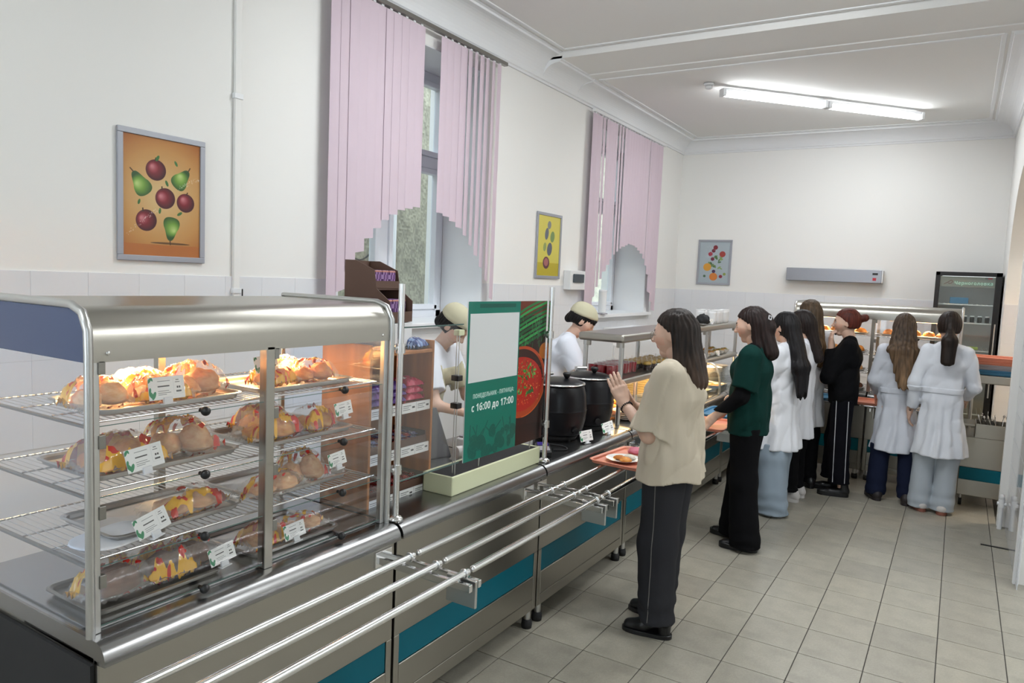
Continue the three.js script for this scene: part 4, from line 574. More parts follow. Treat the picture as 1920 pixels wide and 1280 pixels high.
function person(P) {
  const S = P.height / 1.65, o = thing('person', P.label, 'person', [P.at[0], 0, P.at[1]], P.turn);
  const lean = P.lean ?? 0, hip = [0, .92, 0], cl = Math.cos(lean), sl = Math.sin(lean);
  const up = (x, y, z) => { const dy = y - hip[1]; return dy <= 0 ? [x, y, z - (P.hipBack ?? 0)] : [x, hip[1] + dy * cl - z * sl, z * cl + dy * sl - (P.hipBack ?? 0)]; };
  const sc = (p) => p.map(v => v * S);
  const J = { pel: sc(up(0, .93, 0)), waist: sc(up(0, 1.06, .008)), chest: sc(up(0, 1.24, -.004)), neckB: sc(up(0, 1.375, -.018)), neckT: sc(up(0, 1.46, .012)) };
  const hy = P.headYaw ?? 0, hp = P.headPitch ?? 0, hr = P.headRoll ?? 0, HC = add3(J.neckT, sc([0, .075 * Math.cos(lean * .4), .012 + .03 * Math.sin(lean) + .03 * hp]));
  const HM = new THREE.Matrix4().makeRotationFromEuler(new THREE.Euler(hp + lean * .5, hy, hr, 'YXZ')), HI = HM.clone().invert().elements, hS = S * 1.0, he = HM.elements;
  const toHead = (x, y, z) => { x = (x - HC[0]) / hS; y = (y - HC[1]) / hS; z = (z - HC[2]) / hS; return [HI[0] * x + HI[4] * y + HI[8] * z, HI[1] * x + HI[5] * y + HI[9] * z, HI[2] * x + HI[6] * y + HI[10] * z]; };
  const fromHead = (p) => { const [x, y, z] = p; return [HC[0] + hS * (he[0] * x + he[4] * y + he[8] * z), HC[1] + hS * (he[1] * x + he[5] * y + he[9] * z), HC[2] + hS * (he[2] * x + he[6] * y + he[10] * z)]; };
  const b = (P.build ?? 1) * S, SH = {}, sides = { l: 1, r: -1 };
  const arm = {};
  for (const s of ['l', 'r']) { const q = sides[s], A = P.arms[s]; arm[s] = { sh: sc(up((P.shoulder ?? .152) * q * (P.build ?? 1), 1.335, -.012)), el: sc(A.el), wr: sc(A.wr), hand: A }; }
  const leg = {};
  for (const s of ['l', 'r']) { const q = sides[s], F = P.feet?.[s] ?? [.09 * q, 0]; leg[s] = { hip: sc(up(.085 * q, .9, 0)), kn: sc([mix(.085 * q, F[0], .5), .48, mix(0, F[1], .5) + .015]), an: sc([F[0], .09, F[1] - .02]), yaw: F[2] ?? 0 }; }
  // --- body: one surface (torso, limbs, neck) with finer head and hands
  const bodyF = uni([cone(J.pel, J.waist, .072 * b, .068 * b, 1.4, 1.35), cone(J.waist, J.chest, .075 * b, .085 * b, 1.45, 1.5), cone(J.chest, J.neckB, .07 * b, .04 * b, 1.45, 1.2), cone(J.neckB, J.neckT, .05 * S, .047 * S), cone(J.neckT, add3(HC, sc([0, -.02, -.01])), .047 * S, .05 * S),
    ...['l', 'r'].flatMap(s => [cone(arm[s].sh, arm[s].el, .045 * b, .034 * b), cone(arm[s].el, arm[s].wr, .035 * b, .0235 * b), cone(leg[s].hip, leg[s].kn, .052 * b, .038 * b), cone(leg[s].kn, leg[s].an, .04 * b, .03 * b)])], .03);
  const gs = []; const jit = (x, y, z) => 1 + .06 * noise3(x * 30, y * 30, z * 30);
  const plain = (x, y, z) => SKIN.map(v => v * jit(x, y, z));
  let [mn, mx] = boundsOf([J.pel, J.neckT, ...['l', 'r'].flatMap(s => [arm[s].el, arm[s].wr, arm[s].sh, leg[s].an, leg[s].hip])], .14); mn[1] = .03;
  gs.push(surfaceNets(bodyF, mn, mx, .0125, plain));
  const hairCol = P.hair.color;
  { const hf = (x, y, z) => { const q = toHead(x, y, z); return smin(HEAD(...q) * hS, cone(J.neckB, add3(HC, sc([0, -.03, -.012])), .05 * S, .048 * S)(x, y, z), .025); };
    const [a, c] = boundsOf([HC], .15 * S); a[1] = J.neckT[1] - .05;
    gs.push(surfaceNets(hf, a, c, .0052, (x, y, z) => { const q = toHead(x, y, z); let c2 = plain(x, y, z); if (q[2] > .06 && Math.abs(q[0]) < .024 && q[1] < -.045 && q[1] > -.069 && q[2] > .078) c2 = LIP; if (q[2] > .05 && Math.abs(Math.abs(q[0]) - .031) < .018 && Math.abs(q[1] - .03 + Math.abs(Math.abs(q[0]) - .028) * .15) < .0045) c2 = hairCol.map(v => v * .7); if (q[2] > .03 && Math.abs(q[1] + .03) < .02 && Math.abs(q[0]) > .03) c2 = c2.map((v, i) => v * [1.04, .93, .92][i]); return c2; })); }
  const hands = {};
  for (const s of ['l', 'r']) { const A = arm[s], H = P.arms[s]; if (H.hidden) continue; const dir = H.dir ?? sub3(A.wr, A.el), h = handField(A.wr, dir, H.palm ?? [-sides[s], 0, 0], H.thumb ?? [0, 0, 1], H.curl ?? [.25, .3], H.thumbOut ?? .5); const f2 = (x, y, z) => smin(h.f(x, y, z), cone(A.el, A.wr, .035 * b, .0235 * b)(x, y, z), .015); const [a, c] = boundsOf(h.pts, .03); gs.push(surfaceNets((x, y, z) => { const w = norm3(sub3(A.el, A.wr)), t = (x - A.wr[0]) * w[0] + (y - A.wr[1]) * w[1] + (z - A.wr[2]) * w[2]; return Math.max(f2(x, y, z), t - .05); }, a, c, .0042, plain)); hands[s] = h; }
  for (const g of gs) g.deleteAttribute('uv');
  const body = shadows(new THREE.Mesh(mergeGeometries(gs), skinMat)); body.name = 'body'; o.add(body);
  for (const q of [1, -1]) { const e = part('eye', tf(new THREE.SphereGeometry(.0125 * S, 14, 10), fromHead([.03 * q, .003, .0765])), eyeWhite, o); part('iris', tf(new THREE.SphereGeometry(.0062 * S, 10, 8), fromHead([.0305 * q, .001, .0845])), eyeDark, e); }
  // --- clothes
  const K = P.cloth, fold = (x, y, z, A, f = 1) => A * (1.1 * noise3(x * 9, y * 3.2, z * 9) + .45 * noise3(x * 19 + 5, y * 7, z * 19)), creases = (x, y, z, A) => A * (1.3 * Math.pow(Math.abs(noise3(x * 6.5 + y * 3.2, y * 2.6 - x * 2.2, z * 6.5 + y * 1.5)), .6) - .5);
  const garment = (name, f, [a, c], cell, mat, label) => { const g = surfaceNets(f, a, c, cell); const p = g.attributes.position, uv = new Float32Array(p.count * 2); for (let i = 0; i < p.count; i++) { uv[i * 2] = (p.getX(i) + p.getZ(i) * .7) * 8; uv[i * 2 + 1] = p.getY(i) * 8; } g.setAttribute('uv', new THREE.BufferAttribute(uv, 2)); const m = shadows(new THREE.Mesh(g, mat)); m.name = name; if (label) m.userData.label = label; o.add(m); return m; };
  const cutAlong = (a, bb, t) => { const d = norm3(sub3(bb, a)), q = lerp3(a, bb, t); return (x, y, z) => (x - q[0]) * d[0] + (y - q[1]) * d[1] + (z - q[2]) * d[2]; };
  const armF = (s, len, r0, r1, r2, k = .03) => { const A = arm[s]; if (len <= 1) { const cut = cutAlong(A.sh, A.el, len), c1 = cone(A.sh, lerp3(A.sh, A.el, 1.02), r0, r1); return (x, y, z) => smax(c1(x, y, z), cut(x, y, z), .006); } const cut = cutAlong(A.el, A.wr, len - 1), c1 = cone(A.sh, A.el, r0, r1), c2 = cone(A.el, A.wr, r1, r2); return (x, y, z) => smin(c1(x, y, z), smax(c2(x, y, z), cut(x, y, z), .006), k); };
  const neckCut = cone(add3(J.neckB, sc([0, P.neckUp ?? .016, .024])), add3(J.neckT, sc([0, .06, .02])), (P.neckR ?? .061) * S, .075 * S);
  const top = (spec) => {
    const w = spec.ease ?? .02, hemY = spec.hem * S, hemR = (spec.hemR ?? .11) * b;
    const tor = [cone(J.pel, J.waist, (.09 + w) * b, (.082 + w) * b, 1.5, 1.42), cone(J.waist, J.chest, (.082 + w) * b, (.094 + w) * b, 1.42, 1.42), cone(J.chest, J.neckB, (.092 + w) * b, .052 * b, 1.5, 1.7), cone(lerp3(J.neckB, arm.l.sh, .25), add3(arm.l.sh, sc([-.01, .005, 0])), .05 * b, .045 * b), cone(lerp3(J.neckB, arm.r.sh, .25), add3(arm.r.sh, sc([.01, .005, 0])), .05 * b, .045 * b)];
    if (spec.bust !== 0) tor.push(ell(sc(up(.07, 1.225, .075)), sc([.062, .062, .05])), ell(sc(up(-.07, 1.225, .075)), sc([.062, .062, .05])));
    if (spec.skirt) tor.push(cone(J.waist, [J.pel[0], hemY - .02, J.pel[2] + (spec.skirtZ ?? 0)], (.075 + w) * b, hemR, 1.45, spec.skirtK ?? 1.4)); else if (spec.hem < .93) tor.push(cone(J.waist, [J.pel[0], hemY - .03, J.pel[2]], (.08 + w) * b, hemR, 1.42, 1.42));
    const tf_ = uni(tor, .045), aL = armF('l', spec.sleeve, (spec.sl0 ?? .062) * b, (spec.sl1 ?? .055) * b, (spec.sl2 ?? .04) * b), aR = armF('r', spec.sleeve, (spec.sl0 ?? .062) * b, (spec.sl1 ?? .055) * b, (spec.sl2 ?? .04) * b), A = spec.folds ?? .006;
    const f = (x, y, z) => { let d = tf_(x, y, z); if (spec.skirt) { const t = clamp((J.waist[1] - y) / (J.waist[1] - hemY), 0, 1); d += t * .011 * Math.sin(Math.atan2(x, z - J.pel[2]) * (spec.flutes ?? 9) + 2 * noise3(x * 4, y * 3, z * 4)); }
      let a = Math.min(aL(x, y, z), aR(x, y, z)); d = smin(d, a, .035); if (Math.abs(d) < .05) { d -= fold(x, y, z, A) + creases(x, y, z, A * .9); } d = smax(d, hemY + (spec.hemWave ?? .006) * Math.sin(x * 17 + z * 13) - y, .005); return smax(d, -neckCut(x, y, z), .008); };
    const pts = [J.neckB, [.2 * S, hemY, .16 * S], [-.2 * S, hemY, -.16 * S], arm.l.sh, arm.r.sh, arm.l.el, arm.r.el, ...(spec.sleeve > 1 ? [arm.l.wr, arm.r.wr] : [])]; return [f, boundsOf(pts, .09)];
  };
  if (K.under) { const [f, bb] = top({ ...K.under, hem: .95, ease: .004, bust: 0, folds: .003 }); garment(K.under.name, f, bb, .011, K.under.mat, K.under.label); }
  const [tfn, tb] = top(K.top); const topMesh = garment(K.top.name, tfn, tb, K.top.cell ?? .0095, K.top.mat, K.top.label);
  if (K.belt) garment('half_belt', (x, y, z) => { let d = tfn(x, y, z) - .006; d = smax(d, Math.abs(y - K.belt * S) - .024, .004); return smax(d, z - J.waist[2] + .03, .004); }, tb, .009, K.top.mat);
  if (K.apron) { const A = K.apron; garment('apron', (x, y, z) => { let d = tfn(x, y, z) - .006; d = smax(d, -(z - J.chest[2] - (y - J.pel[1]) * sl * .9 - .02), .01); d = smax(d, A.hem * S - y, .006); d = smax(d, Math.abs(x) - .165 * S, .006); d = smax(d, y - A.top * S, .006); return d; }, tb, .011, A.mat); }
  { // trousers
    const L = K.legs, hem = L.hem * S, fs = ['l', 'r'].map(s => uni([cone(leg[s].hip, leg[s].kn, (L.r0 ?? .092) * b, L.r1 * b), cone(leg[s].kn, [leg[s].an[0], hem - .02, leg[s].an[2] + .02], L.r1 * b, L.r2 * b)], .04)), pv = cone(sc(up(0, .93, -.005)), sc(up(0, 1.0, 0)), .102 * b, .095 * b, 1.5, 1.45);
    const A = L.folds ?? .005; const f = (x, y, z) => { let d = smin(fs[0](x, y, z), fs[1](x, y, z), .012 + .05 * clamp((y - .75 * S) / .15, 0, 1)); d = smin(d, pv(x, y, z), .05); d -= fold(x, y, z, A) + A * .8 * clamp(1 - (y - hem) / .25, 0, 1) * Math.sin(y * 70 + 3 * noise3(x * 8, y * 3, z * 8)); return smax(smax(d, hem - y, .004), y - Math.min(1.0, K.top.hem + .05) * S, .01); };
    const bb = boundsOf([[.2 * S, hem, .1], [-.2 * S, 1.03 * S, -.14], leg.l.an, leg.r.an], .1); bb[0][1] = hem - .03; bb[1][1] = 1.06 * S; const tr = garment(L.name ?? 'trousers', f, bb, .0105, L.mat, L.label);
    if (L.stripe) for (const s of ['l', 'r']) for (const off of L.stripe) { const pts = []; for (let i = 0; i <= 16; i++) { const y = mix(.86 * S, hem + .015, i / 16), q = sides[s]; let x = leg[s].kn[0] + q * .2, zz = mix(leg[s].hip[2], leg[s].an[2] + .02, i / 16) + off; for (let k = 0; k < 40; k++) { const d = f(x, y, zz); if (Math.abs(d) < .0008) break; x -= q * d * .7; } pts.push([x, y, zz]); } part('side_stripe', tube(pts, L.stripeR ?? .0035, 6, 40), L.stripeMat, tr); }
  }
  // --- shoes
  for (const s of ['l', 'r']) {
    const a = leg[s].an, K2 = K.shoes, h = K2.heel ?? 0, c = Math.cos(leg[s].yaw), sn = Math.sin(leg[s].yaw), fx = (u, v, w) => [a[0] + w * c + u * sn, v, a[2] + .02 + u * c - w * sn];
    const up_ = uni([cone(fx(-.055, .045 + h, 0), fx(.06, .032 + h * .35, 0), .036, .034, 1, 1.15), cone(fx(.06, .03 + h * .3, 0), fx(.135, .026 + h * .15, 0), .035, .026, 1.15, 1.3), cone(fx(-.045, .06 + h, 0), fx(-.035, K2.shaft ?? .1, 0), .04, .04)], .02);
    const inv = (x, y, z) => { const dx = x - a[0], dz = z - a[2] - .02; return [dx * sn + dz * c, dx * c - dz * sn]; };
    const f = (x, y, z) => { const [u, w] = inv(x, y, z); let d = up_(x, y, z); d = smax(d, (K2.sole ?? .02) - y + (h ? clamp(.05 - u, 0, .06) * h / .06 * .9 : 0), .004); return smax(d, y - (K2.shaft ?? .1), .004); };
    const bb = boundsOf([fx(-.07, 0, 0), fx(.15, .12, 0)], .05); bb[0][1] = -.02; const sh = garment(K2.name ?? 'shoe', f, bb, .0065, K2.mat);
    const so = new THREE.Shape(); const W = .041; so.moveTo(-.085, 0); so.bezierCurveTo(-.085, W * .95, -.03, W, .03, W * .95); so.bezierCurveTo(.09, W * 1.15, .165, W * 1.1, .168, 0); so.bezierCurveTo(.165, -W * 1.1, .09, -W * 1.15, .03, -W * .95); so.bezierCurveTo(-.03, -W, -.085, -W * .95, -.085, 0);
    const sg = new THREE.ExtrudeGeometry(so, { depth: (K2.sole ?? .02) + .004, bevelEnabled: true, bevelSize: .002, bevelThickness: .002, bevelSegments: 1 }); sg.rotateX(-PI / 2); sg.rotateY(-PI / 2 + leg[s].yaw); sg.translate(a[0], .002, a[2] + .02); const parts = [sg];
    const sole = part('sole', parts, K2.soleMat ?? K2.mat, sh);
    if (h) { const hg = new THREE.CylinderGeometry(.036, .031, h + .02, 18); hg.translate(...fx(-.045, h / 2 + .011, 0)); part('heel', hg, K2.mat, sh); }
  }
  // --- hair
  const H = P.hair; {
    const cap0 = ell([0, .034, -.016], [.084, .098, .106]), face = ell(H.part === 'bangs' ? [0, -.04, .095] : [0, -.035, .098], H.face ?? [.066, .098, .07]), cap1 = ell([0, .0, -.028], [.083, .1, .09]);
    const vols = (H.vol ?? []).map(v => { const a = fromHead(v.a), c = v.world ? v.b.map((q, i) => i === 1 ? q * S : q * S) : fromHead(v.b); return cone(a, c, v.ra * S, v.rb * S, v.ka ?? 1, v.kb ?? v.ka ?? 1); });
    const low = H.low ? H.low * S : -1, side = norm3(sub3(fromHead([1, 0, 0]), HC));
    const f = (x, y, z) => { const q = toHead(x, y, z); let d = smin(cap0(...q), cap1(...q), .02) * S; d = smax(d, -face(...q) * S, .014); if (!H.capLow) d = smax(d, (-.075 - q[1]) * S, .02); else d = smax(d, (H.capLow - q[1] + (q[2] > .02 ? .02 : 0)) * S, .015);
      for (const v of vols) d = smin(d, v(x, y, z), H.blend ?? .03); if (Math.abs(d) < .04) { const u = (x - HC[0]) * side[0] + (z - HC[2]) * side[2], an = Math.atan2(q[0], q[2] + .02); d -= (H.groove ?? .0035) * (noise3(u * 70, y * 3.5, (z - HC[2]) * 40) + .6 * Math.sin(an * 26 + 3 * noise3(u * 12, y * 4, z * 12))); }
      if (low > 0) { const rag = .05 * noise3(x * 22, 1.3, z * 22) + .03 * noise3(x * 60, 4.1, z * 60) + .01 * noise3(x * 140, 2, z * 140); d = smax(d, low + rag - y, .006); } d = smax(d, -face(...q) * S * .9, .01); return d; };
    const pts = [HC, ...(H.vol ?? []).flatMap(v => [fromHead(v.a), v.world ? v.b.map(q => q * S) : fromHead(v.b)])], bb = boundsOf(pts, .13 * S); bb[1][1] = HC[1] + .15 * S; if (low > 0) bb[0][1] = low - .05;
    const g = surfaceNets(f, bb[0], bb[1], H.cell ?? .0068, (x, y, z) => { const st = .55 + .9 * (noise3(x * 80, y * 3, z * 80) + .5) * .9; const t = H.tip && low > 0 ? clamp((HC[1] - .05 - y) / (HC[1] - .05 - low), 0, 1) : 0; return H.color.map((v, i) => (t ? mix(v, H.tip[i], t) : v) * st); });
    const m = shadows(new THREE.Mesh(g, H.mat)); m.name = 'hair'; o.add(m);
    if (H.clip) { const c = fromHead(H.clip.at), gg = H.clip.kind === 'square' ? [rbx(-.016, .016, .008, .016, -.003, .003, .002), rbx(-.016, .016, -.016, -.008, -.003, .003, .002), rbx(-.016, -.008, -.016, .016, -.003, .003, .002), rbx(.008, .016, -.016, .016, -.003, .003, .002)] : [rbx(-.026, .026, -.005, .005, -.005, .005, .004), tf(new THREE.SphereGeometry(.006, 8, 6), [.016, 0, .003]), tf(new THREE.SphereGeometry(.006, 8, 6), [-.016, 0, .003])]; const k = part('hair_clip', gg.map(q => tf(q, [0, 0, 0], H.clip.rot ?? [0, 0, 0])), H.clip.mat, m); k.position.set(...c); }
  }
  return { o, J, arm, leg, HC, fromHead, toHead, S, hands, tfn, add: (name, gs, mat, label) => part(name, gs, mat, o, label) };
}
const hairMat = phy({ color: 0xffffff, vertexColors: true, roughness: .5, specularIntensity: .45 });
const flutedDenim = (r, g, b) => cloth(r, g, b, .9);
const down = (q, f = 0, y = .8) => ({ el: [.215 * q, 1.08, -.03 + f * .4], wr: [.225 * q, .85, .05 + f], palm: [-q, 0, 0], thumb: [0, 0, 1], curl: [.3, .35] });
// ---------------------------------------------------------------- the people in the room
const NOSHEEN = { sheen: 0, specularIntensity: .25 };
const WHITE = cloth(.72, .73, .77), GREYWHITE = cloth(.6, .6, .62), BLACKCLOTH = cloth(.004, .004, .005, .9, NOSHEEN), JEANB = cloth(.01, .014, .034, .9, NOSHEEN), JEANL = cloth(.26, .32, .38), JEANP = cloth(.4, .44, .48), JEANG = cloth(.028, .028, .032, .9, NOSHEEN), BEIGE = cloth(.52, .455, .355), GREEN = cloth(.004, .03, .025, .9, NOSHEEN);
const blackShoe = std({ color: lin(.007, .007, .008), roughness: .35 }), whiteShoe = std({ color: lin(.6, .57, .55), roughness: .6 }), tanSole = std({ color: lin(.25, .12, .06), roughness: .8 }), redSole = std({ color: lin(.25, .09, .06), roughness: .8 });
const stitch = std({ color: lin(.16, .15, .14), roughness: .9 }), stripeWhite = std({ color: lin(.5, .5, .52), roughness: .8 }), metalClip = std({ color: lin(.7, .65, .55), metalness: .8, roughness: .3 });
{ // 1 - foreground
  const p = person({ label: 'woman in a beige t-shirt and dark grey jeans holding up her hands', at: [-1.19, -3.56], turn: -PI / 2 + .02, height: 1.645, build: 1.1, shoulder: .16, headPitch: .12,
    arms: { l: { el: [.2, 1.045, .06], wr: [.1, 1.165, .235], dir: [-.12, .85, .5], palm: [-1, -.1, .35], thumb: [0, .35, -.95], curl: [.12, .16], thumbOut: .45 }, r: { el: [-.2, 1.05, .09], wr: [-.035, 1.14, .25], dir: [.25, .75, .35], palm: [.7, 0, .4], thumb: [0, .3, -.9], curl: [.35, .4] } },
    feet: { l: [.1, .0, .12], r: [-.11, .06, -.1] },
    cloth: { top: { name: 't_shirt', mat: BEIGE, hem: .815, hemR: .155, sleeve: .93, sl0: .078, sl1: .088, ease: .033, folds: .017, cell: .0075, hemWave: .012 }, legs: { name: 'jeans', mat: JEANG, hem: .085, r0: .1, r1: .088, r2: .082, stripe: [.012], stripeR: .0022, stripeMat: stitch, folds: .006 }, shoes: { name: 'boot', mat: blackShoe, heel: .045, shaft: .15, sole: .014 } },
    hair: { mat: hairMat, color: [.02, .013, .01], tip: [.075, .045, .03], low: 1.265, capLow: -.09, face: [.16, .1, .118], vol: [{ a: [0, .01, -.07], b: [0, -.24, -.095], ra: .055, rb: .06, ka: 1.5, kb: 1.65 }, { a: [.06, -.03, -.045], b: [.085, -.23, -.035], ra: .028, rb: .034 }, { a: [-.06, -.03, -.045], b: [-.085, -.23, -.035], ra: .028, rb: .034 }] } });
  const fh = p.fromHead, gm = std({ color: lin(.45, .4, .36), metalness: .9, roughness: .25 }); const ring = (q) => { const t = new THREE.TorusGeometry(.024, .0014, 6, 24); t.translate(.031 * q, -.004, .104); return t; };
  const gl = [ring(1), ring(-1), rod([-.008, .0, .106], [.008, .0, .106], .0013, 6), rod([.055, .002, .1], [.08, .006, -.005], .0013, 6), rod([-.055, .002, .1], [-.08, .006, -.005], .0013, 6)].map(g => { const a = g.attributes.position; for (let i = 0; i < a.count; i++) a.setXYZ(i, ...fh([a.getX(i), a.getY(i), a.getZ(i)])); g.computeVertexNormals(); return g; });
  p.add('glasses', gl, gm);
  const w = p.arm.l.wr, e = p.arm.l.el, d = norm3(sub3(w, e)), beads = []; const u = norm3(cross3(d, [0, 0, 1])), v = cross3(d, u), c = add3(w, d, -.025); for (let i = 0; i < 20; i++) { const a = i / 20 * 2 * PI; beads.push(tf(new THREE.SphereGeometry(.0046, 8, 6), [0, 1, 2].map(k => c[k] + .0315 * (u[k] * Math.cos(a) + v[k] * Math.sin(a))))); } p.add('bead_bracelet', beads, M.blackGloss);
}
{ // 2
  person({ label: 'woman in a dark green t-shirt over black sleeves, with black trousers', at: [-1.17, -5.08], turn: -PI / 2 + .02, height: 1.64, build: 1.08, shoulder: .158, headPitch: .2,
    arms: { l: { el: [.2, 1.07, .02], wr: [.17, .9, .2], dir: [-.05, -.7, .6], palm: [-.6, -.4, -.3], thumb: [-.3, .2, .9], curl: [.2, .25] }, r: { el: [-.2, 1.07, .03], wr: [-.12, .88, .22], dir: [.05, -.5, .8], palm: [.5, -.6, 0], thumb: [.4, .2, .8] } }, feet: { l: [.1, -.05, .1], r: [-.12, .08, -.08] },
    cloth: { under: { name: 'long_sleeves', mat: BLACKCLOTH, sleeve: 1.9, sl0: .052, sl1: .046, sl2: .036 }, top: { name: 't_shirt', mat: GREEN, hem: .8, hemR: .13, sleeve: .8, sl0: .072, sl1: .072, ease: .025, folds: .012 }, legs: { mat: BLACKCLOTH, hem: .03, r0: .1, r1: .082, r2: .098 }, shoes: { mat: blackShoe, sole: .028 } },
    hair: { mat: hairMat, color: [.016, .008, .007], low: 1.28, capLow: -.085, face: [.16, .1, .118], vol: [{ a: [0, -.0, -.075], b: [0, -.2, -.1], ra: .052, rb: .055, ka: 1.4, kb: 1.5 }, { a: [0, .03, -.1], b: [0, -.03, -.12], ra: .036, rb: .04 }, { a: [.05, -.05, -.03], b: [.07, -.2, -.04], ra: .03, rb: .03 }], clip: { at: [.03, .035, -.135], kind: 'square', mat: stripeWhite, rot: [0, -.5, .4] } } });
}
{ // 3
  person({ label: 'woman in a white coat with very long black hair and light jeans', at: [-1.14, -6.02], turn: -PI / 2 - .35, height: 1.59, headPitch: .15,
    arms: { l: { el: [.22, 1.06, .06], wr: [.17, .95, .27], dir: [0, -.15, 1], palm: [0, -1, 0], thumb: [-1, 0, 0] }, r: down(-1, .1) }, feet: { l: [.1, -.04, .2], r: [-.1, .1, 0] },
    cloth: { top: { name: 'coat', mat: WHITE, hem: .54, hemR: .155, skirt: 1, sleeve: 1.92, sl0: .066, sl1: .06, sl2: .048, ease: .022, folds: .013 }, legs: { name: 'jeans', mat: JEANL, hem: .02, r0: .095, r1: .105, r2: .125, folds: .007 }, shoes: { name: 'sneaker', mat: whiteShoe, sole: .025 } },
    hair: { mat: hairMat, color: [.007, .006, .007], low: 1.0, capLow: -.1, face: [.055, .1, .09], vol: [{ a: [0, .0, -.07], b: [.02, -.33, -.13], ra: .055, rb: .058, ka: 1.4, kb: 1.5 }, { a: [.02, -.33, -.13], b: [.05, -.6, -.14], ra: .058, rb: .03, ka: 1.5, kb: 1.6 }] } });
}
{ // 4
  person({ label: 'woman in a white coat and black trousers with a clip in dark hair', at: [-1.1, -6.5], turn: -PI / 2 - .1, height: 1.6, headPitch: .2, arms: { l: down(1, .06), r: down(-1, .1) },
    cloth: { top: { name: 'coat', mat: WHITE, hem: .56, hemR: .14, skirt: 1, sleeve: 1.92, folds: .008 }, legs: { mat: BLACKCLOTH, hem: .09, r1: .075, r2: .07 }, shoes: { name: 'sneaker', mat: whiteShoe, sole: .028 } },
    hair: { mat: hairMat, color: [.014, .009, .008], low: 1.2, capLow: -.08, face: [.14, .1, .112], cell: .008, vol: [{ a: [0, 0, -.075], b: [0, -.3, -.1], ra: .05, rb: .05, ka: 1.4, kb: 1.4 }], clip: { at: [.06, .05, -.075], mat: metalClip, rot: [0, -1, 0] } } });
}
{ // 5
  person({ label: 'tallest woman in a pale grey coat with long light brown hair', at: [-1.13, -6.95], turn: -PI / 2 - .9, height: 1.685, headPitch: .05, arms: { l: { ...down(1, .02), wr: [.24, .84, .03] }, r: down(-1, .1) },
    cloth: { under: { name: 'black_cuffs', mat: BLACKCLOTH, sleeve: 1.95, sl0: .045, sl1: .04, sl2: .032 }, top: { name: 'coat', mat: GREYWHITE, hem: .56, hemR: .14, skirt: 1, sleeve: 1.72, sl2: .048, folds: .008 }, legs: { mat: BLACKCLOTH, hem: .05, r1: .075, r2: .07 }, shoes: { mat: blackShoe, sole: .02 } },
    hair: { mat: hairMat, color: [.07, .045, .026], tip: [.14, .08, .036], low: 1.1, capLow: -.09, face: [.14, .1, .112], cell: .008, vol: [{ a: [0, 0, -.07], b: [-.02, -.28, -.12], ra: .055, rb: .05, ka: 1.4, kb: 1.4 }, { a: [-.02, -.28, -.12], b: [-.03, -.48, -.13], ra: .05, rb: .03, ka: 1.4, kb: 1.4 }] } });
}
{ // 6
  person({ label: 'red-haired woman in a black sweater with her hand at her mouth', at: [-.81, -6.94], turn: -PI / 2 + .12, height: 1.625, headPitch: .05, build: 1.0, neckR: .05, neckUp: .05,
    arms: { l: { el: [.16, 1.06, .13], wr: [.035, 1.31, .13], dir: [-.05, .9, .1], palm: [-.3, 0, -1], thumb: [-1, .2, 0], curl: [.3, .5] }, r: { el: [-.2, 1.06, .02], wr: [.02, 1.03, .17], dir: [1, .1, .1], palm: [0, -.4, -1], thumb: [0, 1, 0] } }, feet: { l: [.09, -.02, .1], r: [-.1, .05, -.05] },
    cloth: { top: { name: 'sweater', mat: BLACKCLOTH, hem: .82, hemR: .125, sleeve: 1.9, sl0: .066, sl1: .062, sl2: .042, ease: .028, folds: .009 }, legs: { mat: cloth(.004, .004, .007, .9, NOSHEEN), hem: .12, r0: .095, r1: .085, r2: .088, stripe: [-.045, .05], stripeMat: stripeWhite }, shoes: { mat: blackShoe, sole: .03, shaft: .14 } },
    hair: { mat: hairMat, color: [.085, .017, .01], capLow: -.05, face: [.16, .1, .116], groove: .002, vol: [{ a: [0, .035, -.115], b: [0, .045, -.15], ra: .03, rb: .034 }], blend: .012 } });
}
{ // 7
  person({ label: 'woman in a white coat with long light brown hair and dark blue jeans', at: [-.39, -7.03], turn: PI + .15, height: 1.605, build: .95, headPitch: .2, headRoll: .05, arms: { l: { el: [.2, 1.07, .02], wr: [.15, .92, .2], palm: [0, -1, 0], thumb: [-1, 0, 0] }, r: { el: [-.2, 1.07, .03], wr: [-.14, .92, .2], palm: [0, -1, 0], thumb: [1, 0, 0] } }, feet: { l: [.12, -.02, .3], r: [-.13, -.06, -.25] },
    cloth: { top: { name: 'coat', mat: cloth(.62, .64, .7), hem: .45, hemR: .145, skirt: 1, sleeve: 1.93, sl0: .058, sl1: .054, sl2: .044, ease: .014, folds: .012, flutes: 8 }, belt: .985, legs: { name: 'jeans', mat: JEANB, hem: .05, r0: .09, r1: .082, r2: .085 }, shoes: { mat: std({ color: lin(.02, .015, .016), roughness: .5 }), sole: .022 } },
    hair: { mat: hairMat, color: [.06, .038, .024], tip: [.17, .1, .05], low: 1.03, capLow: -.11, vol: [{ a: [0, 0, -.06], b: [-.005, -.22, -.13], ra: .06, rb: .044, ka: 1.45, kb: 2.5 }, { a: [-.005, -.22, -.13], b: [-.05, -.62, -.15], ra: .044, rb: .016, ka: 2.5, kb: 2.2 }] } });
}
